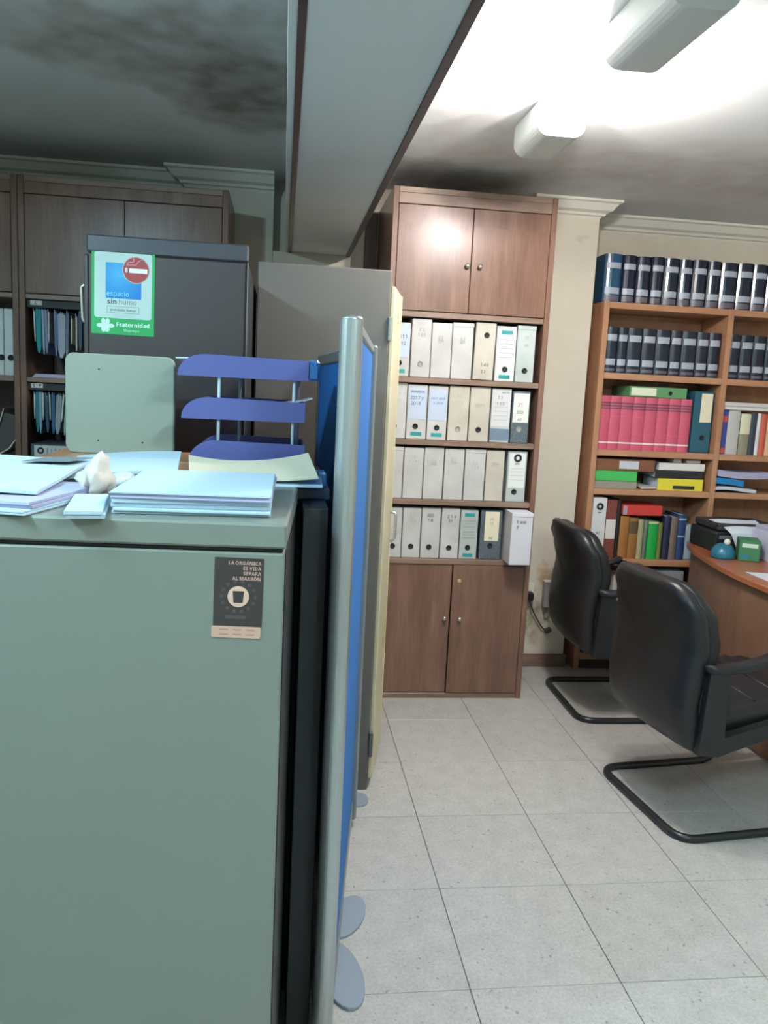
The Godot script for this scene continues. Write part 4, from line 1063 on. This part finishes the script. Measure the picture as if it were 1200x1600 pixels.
func build_bookcase() -> void:
	var Z := -4.35
	var t := thing("bookcase", "orange wood bookcase with open shelves against the back right wall", "bookcase", Vector3(1.70, 0, Z))
	for x in [0.0, 0.716, 1.432]: slab("upright", Vector3(x, 0, -0.30), Vector3(x + 0.032, 2.066, 0), M.orange, t)
	for k in 2:
		var a := 0.032 + 0.716 * k
		for y in [2.031, 1.655, 1.235, 1.018, 0.616, 0.06]:
			if k == 1 and y < 0.7: continue
			slab("shelf", Vector3(a, y, -0.29), Vector3(a + 0.684, y + 0.034, -0.002), M.orange_lying, t)
		slab("back_panel", Vector3(a, 0.06, -0.30), Vector3(a + 0.684, 2.03, -0.291), M.orange, t)
		if k == 0: slab("plinth", Vector3(a, 0.0, -0.03), Vector3(a + 0.684, 0.06, -0.012), M.brown_dark, t)
	# black volumes on top, in clear jackets
	var blk := flat(22, 32, 52, 0.16)
	var blk2 := flat(24, 34, 52, 0.30)
	var tealb := flat(36, 78, 108, 0.2)
	var lab := flat(168, 176, 190, 0.4)
	var labd := flat(98, 94, 104, 0.4)
	var tops := [1.698, 1.798, 1.880, 1.962, 2.036, 2.124, 2.202, 2.288, 2.368, 2.466, 2.556, 2.640, 2.724]
	for k in tops.size() - 1:
		var w: float = tops[k + 1] - tops[k]
		var first := k < 2
		book("law_volume", "%s volume in glossy jacket on the bookcase top, %s from the left" % ["dark teal" if first else "black", ORD[k]], "black volumes along the top of the bookcase", Vector3(tops[k] + w / 2, 2.067, Z - 0.025), w - 0.003, 0.252 - 0.002 * (k % 3), 0.22, tealb if k == 0 else blk, [[0.70, 0.82, lab], [0.17, 0.30, lab], [0.02, 0.14, labd]], 0.018)
	var row := [1.738, 1.807, 1.865, 1.948, 2.028, 2.112, 2.178, 2.266, 2.336, 2.405]
	for k in row.size() - 1:
		var w: float = row[k + 1] - row[k]
		book("law_volume", "black volume with two pale spine labels on the upper left shelf, %s from the left" % ORD[k], "black volumes on the upper left shelf of the bookcase", Vector3(row[k] + w / 2, 1.6895, Z - 0.025), w - 0.003, 0.246, 0.22, blk2, [[0.70, 0.84, lab], [0.17, 0.31, lab], [0.04, 0.10, labd]], 0.012)
	var row2 := [2.452, 2.524, 2.600, 2.676, 2.752, 2.828]
	for k in row2.size() - 1:
		var w: float = row2[k + 1] - row2[k]
		book("law_volume", "black volume with two pale spine labels on the upper right shelf, %s from the divider" % ORD[k], "black volumes on the upper right shelf of the bookcase", Vector3(row2[k] + w / 2, 1.6895, Z - 0.025), w - 0.003, 0.244, 0.22, blk2, [[0.70, 0.84, lab], [0.17, 0.31, lab], [0.04, 0.10, labd]], 0.012)
	# red set
	var red := flat(204, 88, 112, 0.45)
	var redg := flat(120, 70, 84, 0.4)
	var redl := flat(222, 96, 124, 0.45)
	var reds := [1.737, 1.800, 1.862, 1.934, 2.004, 2.074, 2.142, 2.211, 2.276]
	for k in 8:
		var w: float = reds[k + 1] - reds[k]
		book("red_volume", "red bound volume of the set of eight, %s from the left" % ORD[k], "set of eight red volumes on the bookcase", Vector3(reds[k] + w / 2, 1.2695, Z - 0.03), w - 0.002, 0.296, 0.20, red, [[0.855, 0.885, redg], [0.80, 0.835, redg], [0.755, 0.78, redg], [0.62, 0.628, redl, "spine_rib"], [0.3, 0.308, redl, "spine_rib"], [0.115, 0.145, flat(232, 218, 220)]], 0.008)
	# green binder lying on them
	var g := lying("lever_arch_file", "green ring binder lying on top of the red volumes", "file box", Vector3(1.90, 1.5665, Z - 0.27), Vector3(2.235, 1.6245, Z - 0.03), flat(96, 150, 100))
	put("paper_label", box(Vector3(0.145, 0.042, 0.0016), 0.0004), flat(228, 232, 208), g, Vector3(-0.085, 0.029, 0.1205))
	put("finger_hole", lathe([Vector2(0.0, 0.001), Vector2(0.009, 0.001), Vector2(0.0105, 0.003), Vector2(0.012, 0.0)], 16), M.hole, g, Vector3(0.07, 0.027, 0.12), Vector3(PI / 2, 0, 0))
	file_box("lever_arch_file", "dark teal lever-arch file with cream label right of the red volumes", "file box", "", Vector3(2.345, 1.2695, Z - 0.035), 0.112, 0.345, 0.24, flat(38, 92, 108), {"lab": [0.34, 0.5, 0.93, 0.965, flat(236, 224, 196)], "hole": [0.55, 0.25]})
	# right unit, third shelf
	var mixed := [[2.452, 2.496, 0.25, rgb(66, 82, 168), "blue and red paperback next to the bookcase divider"], [2.500, 2.570, 0.25, rgb(196, 194, 190), "pale grey thick book beside the blue paperback"], [2.576, 2.634, 0.235, rgb(150, 144, 126), "grey book with a cream head right of the pale grey book"], [2.637, 2.674, 0.24, rgb(52, 62, 78), "dark navy slim book on the right bookcase shelf"], [2.676, 2.698, 0.238, rgb(222, 222, 218), "thin white book right of the navy book"], [2.700, 2.736, 0.235, rgb(202, 92, 72), "orange-red paperback on the right bookcase shelf"], [2.738, 2.79, 0.235, rgb(214, 178, 138), "tan book right of the orange-red paperback"]]
	for e in mixed:
		var bands := [[0.72, 0.86, flat(206, 84, 74)], [0.02, 0.14, flat(210, 90, 76)]] if e[3].b > 0.6 and e[3].r < 0.3 else ([[0.5, 0.98, flat(226, 222, 190)]] if e[3].r < 0.6 and e[3].r > 0.55 else [])
		book("paperback", e[4], "", Vector3((e[0] + e[1]) / 2, 1.2695, Z - 0.03), e[1] - e[0], e[2], 0.18, flat(e[3].r8, e[3].g8, e[3].b8, 0.5), bands, 0.006)
	lying("flat_book", "white flat book lying lower on the right shelf books", "book", Vector3(2.46, 1.5205, Z - 0.22), Vector3(2.80, 1.5395, Z - 0.02), flat(222, 220, 216), M.paper)
	lying("flat_book", "white flat book lying uppermost on the right shelf books", "book", Vector3(2.452, 1.5402, Z - 0.22), Vector3(2.80, 1.563, Z - 0.015), flat(214, 210, 206), M.paper)
	# fourth shelf, left unit
	var y4 := 1.0525
	lying("spiral_notebook", "grey perforated notebook lying under the green folder", "notebook", Vector3(1.738, y4, Z - 0.24), Vector3(1.988, y4 + 0.042, Z - 0.02), flat(150, 146, 132), M.paper)
	lying("green_folder", "bright green box folder lying on the perforated notebook", "folder", Vector3(1.74, y4 + 0.0425, Z - 0.24), Vector3(1.986, y4 + 0.098, Z - 0.018), flat(70, 186, 92))
	var bb := lying("card_box", "brown cardboard box with a white label above the green folder", "box", Vector3(1.742, y4 + 0.0985, Z - 0.26), Vector3(2.09, y4 + 0.166, Z - 0.03), flat(132, 84, 58))
	put("paper_label", box(Vector3(0.114, 0.044, 0.0016), 0.0004), flat(206, 210, 220), bb, Vector3(0.02, 0.035, 0.1155))
	var yb := lying("yellow_book", "bright yellow thick book lying at the bottom of its pile", "book", Vector3(2.112, y4, Z - 0.23), Vector3(2.382, y4 + 0.066, Z - 0.022), flat(232, 216, 60), M.paper)
	put("spine_label", box(Vector3(0.13, 0.02, 0.0016), 0.0004), M.dark_print, yb, Vector3(0.02, 0.018, 0.1045))
	lying("black_book", "black thick book lying between the yellow and the white book", "book", Vector3(2.095, y4 + 0.0665, Z - 0.25), Vector3(2.38, y4 + 0.113, Z - 0.03), flat(36, 36, 38), M.paper)
	lying("white_book", "white book lying over the black book in the left unit", "book", Vector3(2.112, y4 + 0.1135, Z - 0.24), Vector3(2.384, y4 + 0.154, Z - 0.026), flat(226, 224, 218), M.paper)
	lying("small_box", "small white carton on top of the white book pile", "box", Vector3(2.21, y4 + 0.1545, Z - 0.16), Vector3(2.26, y4 + 0.178, Z - 0.06), flat(224, 216, 206))
	lying("small_box", "small pinkish carton at the right on the white book pile", "box", Vector3(2.285, y4 + 0.1545, Z - 0.16), Vector3(2.37, y4 + 0.174, Z - 0.05), flat(222, 198, 188))
	tag(put("loose_sheets", sheet(func(u, v): return Vector3(2.02 + 0.088 * u, y4 + 0.010 + 0.026 * (1.0 - u) * v + 0.004 * u, Z - 0.03 - 0.18 * v), 0.008, 6, 6), flat(206, 200, 190)), "few pale sheets tucked left of the yellow book", "paper")
	# papers in the right unit
	tag(put("blue_folder", sheet(func(u, v): return Vector3(2.452 + 0.17 * u, y4 + 0.083 - 0.014 * u * u, Z - 0.012 - 0.22 * v), 0.034, 10, 4), flat(22, 132, 190)), "bright blue folder under loose papers in the right unit", "folder")
	tag(put("paper_stack", sheet(func(u, v): return Vector3(2.456 + 0.32 * u, y4 + 0.130 - 0.04 * u * (1.0 - u) - 0.006 * u - 0.003 * v, Z - 0.006 - 0.22 * v), 0.036, 12, 5), M.paper_lilac), "curved pile of white papers over the blue folder", "paper stack")
	tag(put("loose_sheets", sheet(func(u, v): return Vector3(2.451 + 0.25 * u, y4 + 0.031 - 0.006 * u + 0.005 * sin(u * 5.0), Z - 0.01 - 0.2 * v), 0.018, 10, 4), M.paper), "loose white sheets lying below the blue folder", "paper")
	# fifth shelf: standing books
	var y5 := 0.6505
	file_box("lever_arch_file", "white lever-arch file with ring emblem and AZ mark on the lower left shelf", "file box", "", Vector3(1.784, y5, Z - 0.02), 0.082, 0.345, 0.26, flat(222, 222, 222), {"ring": 0.86, "text": [["BENE", 0.5, 0.76, 0.01, M.dark_print], ["AZ", 0.5, 0.42, 0.026, M.pen]], "lean": 0.0})
	file_box("lever_arch_file", "red-brown lever-arch file with white label beside the white one", "file box", "", Vector3(1.860, y5, Z - 0.03), 0.064, 0.335, 0.26, flat(122, 62, 52), {"lab": [0.06, 0.34, 0.94, 0.67, flat(228, 222, 214)]})
	var low := [[1.895, 1.918, 0.335, rgb(34, 30, 32), "thin black book right of the red-brown file"], [1.921, 1.974, 0.245, rgb(166, 110, 58), "ochre book, left one of the two ochre books"], [1.977, 2.028, 0.235, rgb(158, 108, 56), "ochre book with a dark round spine mark"], [2.031, 2.062, 0.228, rgb(172, 164, 128), "beige slim book right of the ochre books"], [2.065, 2.088, 0.224, rgb(110, 120, 106), "grey-green slim book left of the green book"], [2.092, 2.150, 0.218, rgb(36, 170, 72), "bright green book with yellow edge on the lower left shelf"], [2.153, 2.178, 0.21, rgb(118, 122, 62), "olive slim book right of the green book"], [2.186, 2.224, 0.25, rgb(42, 46, 70), "dark navy book on the lower left shelf"], [2.227, 2.268, 0.245, rgb(122, 104, 96), "grey-brown book right of the dark navy book"], [2.272, 2.315, 0.262, rgb(46, 72, 112), "tall blue book at the right of the lower left shelf"]]
	for e in low:
		var bd := []
		if "round" in e[4]: bd = [[0.62, 0.92, flat(92, 72, 50)]]
		if "yellow edge" in e[4]: bd = [[0.94, 1.0, flat(196, 200, 150)]]
		if "tall blue" in e[4]: bd = [[0.5, 0.54, flat(150, 170, 200)], [0.88, 0.92, flat(150, 170, 200)]]
		book("standing_book", e[4], "", Vector3((e[0] + e[1]) / 2, y5, Z - 0.035), e[1] - e[0], e[2], 0.19, flat(e[3].r8, e[3].g8, e[3].b8, 0.45), bd, 0.006)
	var rb := lying("red_binder", "bright red binder lying across the ochre and green books", "file box", Vector3(1.925, y5 + 0.2515, Z - 0.22), Vector3(2.16, y5 + 0.309, Z - 0.028), flat(206, 62, 52))
	put("end_label", box(Vector3(0.024, 0.05, 0.002), 0.0004), flat(170, 160, 168), rb, Vector3(-0.105, 0.028, 0.0965))
	lying("pale_carton", "pale blue carton at the right end of the lower left shelf", "box", Vector3(2.325, y5, Z - 0.2), Vector3(2.375, y5 + 0.20, Z - 0.05), flat(178, 198, 206))
	# bottom compartment
	lying("storage_box", "grey storage box in the bottom compartment of the bookcase", "box", Vector3(2.10, 0.095, Z - 0.26), Vector3(2.33, 0.585, Z - 0.03), flat(140, 142, 148))
	lying("storage_box", "darker storage box left in the bottom compartment behind the far chair", "box", Vector3(1.76, 0.095, Z - 0.26), Vector3(2.06, 0.34, Z - 0.03), flat(118, 110, 104))
	lying("white_carton", "small white carton on the darker storage box", "box", Vector3(1.92, 0.3405, Z - 0.22), Vector3(2.04, 0.55, Z - 0.06), flat(206, 202, 196))

func build_desk() -> void:
	var t := thing("desk", "orange-brown desk with a curved front panel at the right edge", "desk", V0)
	var edge := [Vector2(2.30, -4.33), Vector2(2.262, -4.25), Vector2(2.205, -4.06), Vector2(2.165, -3.86), Vector2(2.135, -3.68), Vector2(2.118, -3.50), Vector2(2.116, -3.36), Vector2(2.118, -3.20), Vector2(2.13, -3.05), Vector2(2.17, -2.93), Vector2(2.26, -2.85)]
	var top := PackedVector2Array(edge)
	top.append(Vector2(3.0, -2.85))
	top.append(Vector2(3.0, -4.33))
	put("desk_top", extrude(top, 0.742, 0.77, 1, 0.003), M.desk, t)
	var pan := PackedVector2Array()
	for p in edge: pan.append(p + Vector2(0.03, 0.0 if p.y < -3.0 else -0.03))
	for k in range(edge.size() - 1, -1, -1): pan.append(edge[k] + Vector2(0.052, 0.0 if edge[k].y < -3.0 else -0.05))
	put("front_panel", extrude(pan, 0.02, 0.742, 1), M.desk_panel, t)
	slab("end_panel", Vector3(2.96, 0.0, -4.30), Vector3(2.985, 0.742, -2.92), M.desk_panel, t)
	slab("leg", Vector3(2.33, 0.0, -4.31), Vector3(2.36, 0.742, -4.25), M.desk_panel, t)
	var d := thing("tape_holder", "teal rounded desk holder with a white knob at the desk corner", "tape dispenser", Vector3(2.262, 0.7702, -3.88))
	put("base", lathe([Vector2(0.0, 0.0), Vector2(0.058, 0.0), Vector2(0.062, 0.012), Vector2(0.058, 0.04), Vector2(0.04, 0.066), Vector2(0.02, 0.075), Vector2(0.0, 0.077)], 24), flat(40, 108, 132, 0.3), d)
	put("knob", lathe([Vector2(0.0, -0.016), Vector2(0.012, -0.012), Vector2(0.017, 0.0), Vector2(0.012, 0.013), Vector2(0.0, 0.018)], 16), flat(230, 226, 206), d, Vector3(0.006, 0.086, 0.02), Vector3(0.3, 0, -0.4))
	var g := thing("card_box", "green carton with a white printed edge on the desk", "box", Vector3(2.385, 0.7702, -3.86), deg_to_rad(-24.0))
	put("body", box(Vector3(0.10, 0.105, 0.13), 0.003), flat(62, 124, 82), g, Vector3(0, 0.0525, 0))
	put("print_band", box(Vector3(0.075, 0.02, 0.002), 0.0004), flat(206, 220, 206), g, Vector3(0.0, 0.08, 0.0655))
	put("print_band", box(Vector3(0.04, 0.02, 0.002), 0.0004), flat(52, 116, 150), g, Vector3(-0.02, 0.025, 0.0655))
	var m := thing("paper_tray", "pale lilac document tray full of papers at the right edge of the desk", "letter tray", Vector3(2.56, 0.7702, -3.83))
	slab("tray_wall", Vector3(-0.10, 0.0, -0.13), Vector3(-0.094, 0.15, 0.13), flat(196, 194, 214, 0.3), m)
	slab("tray_wall", Vector3(0.15, 0.0, -0.13), Vector3(0.156, 0.15, 0.13), flat(196, 194, 214, 0.3), m)
	slab("tray_base", Vector3(-0.094, 0.0, -0.13), Vector3(0.15, 0.006, 0.13), flat(196, 194, 214, 0.3), m)
	slab("papers", Vector3(-0.09, 0.0065, -0.125), Vector3(0.146, 0.17, 0.125), M.paper_lilac, m)
	tag(put("loose_sheet", sheet(func(u, v): return Vector3(2.19 + 0.25 * u, 0.7728, -3.54 + 0.2 * v + 0.05 * u), 0.0022, 4, 4), M.paper), "white sheet lying near the front edge of the desk", "paper")
	var p := thing("office_printer", "black desktop printer under a draped white sheet behind the desk", "printer", Vector3(2.47, 0.7702, -4.155))
	put("body", box(Vector3(0.36, 0.11, 0.28), 0.01), M.black_plastic, p, Vector3(0, 0.055, 0))
	put("upper_unit", box(Vector3(0.34, 0.04, 0.26), 0.008), flat(48, 50, 54), p, Vector3(0.01, 0.132, -0.005))
	put("paper_slot", box(Vector3(0.28, 0.02, 0.01), 0.003), flat(98, 104, 108), p, Vector3(-0.02, 0.082, 0.1405))
	tag(put("draped_sheet", sheet(func(u, v): return Vector3(2.305 + 0.26 * u * (1.0 - 0.55 * v) + 0.09 * v, 0.931 + 0.005 * absf(sin(u * 4.0)) - 0.14 * pow(v, 1.8), -4.13 + 0.135 * minf(v * 1.8, 1.0) + 0.02 * v + 0.012 * u), 0.003, 10, 12), M.paper), "creased white sheet hanging over the front of the black printer", "paper")
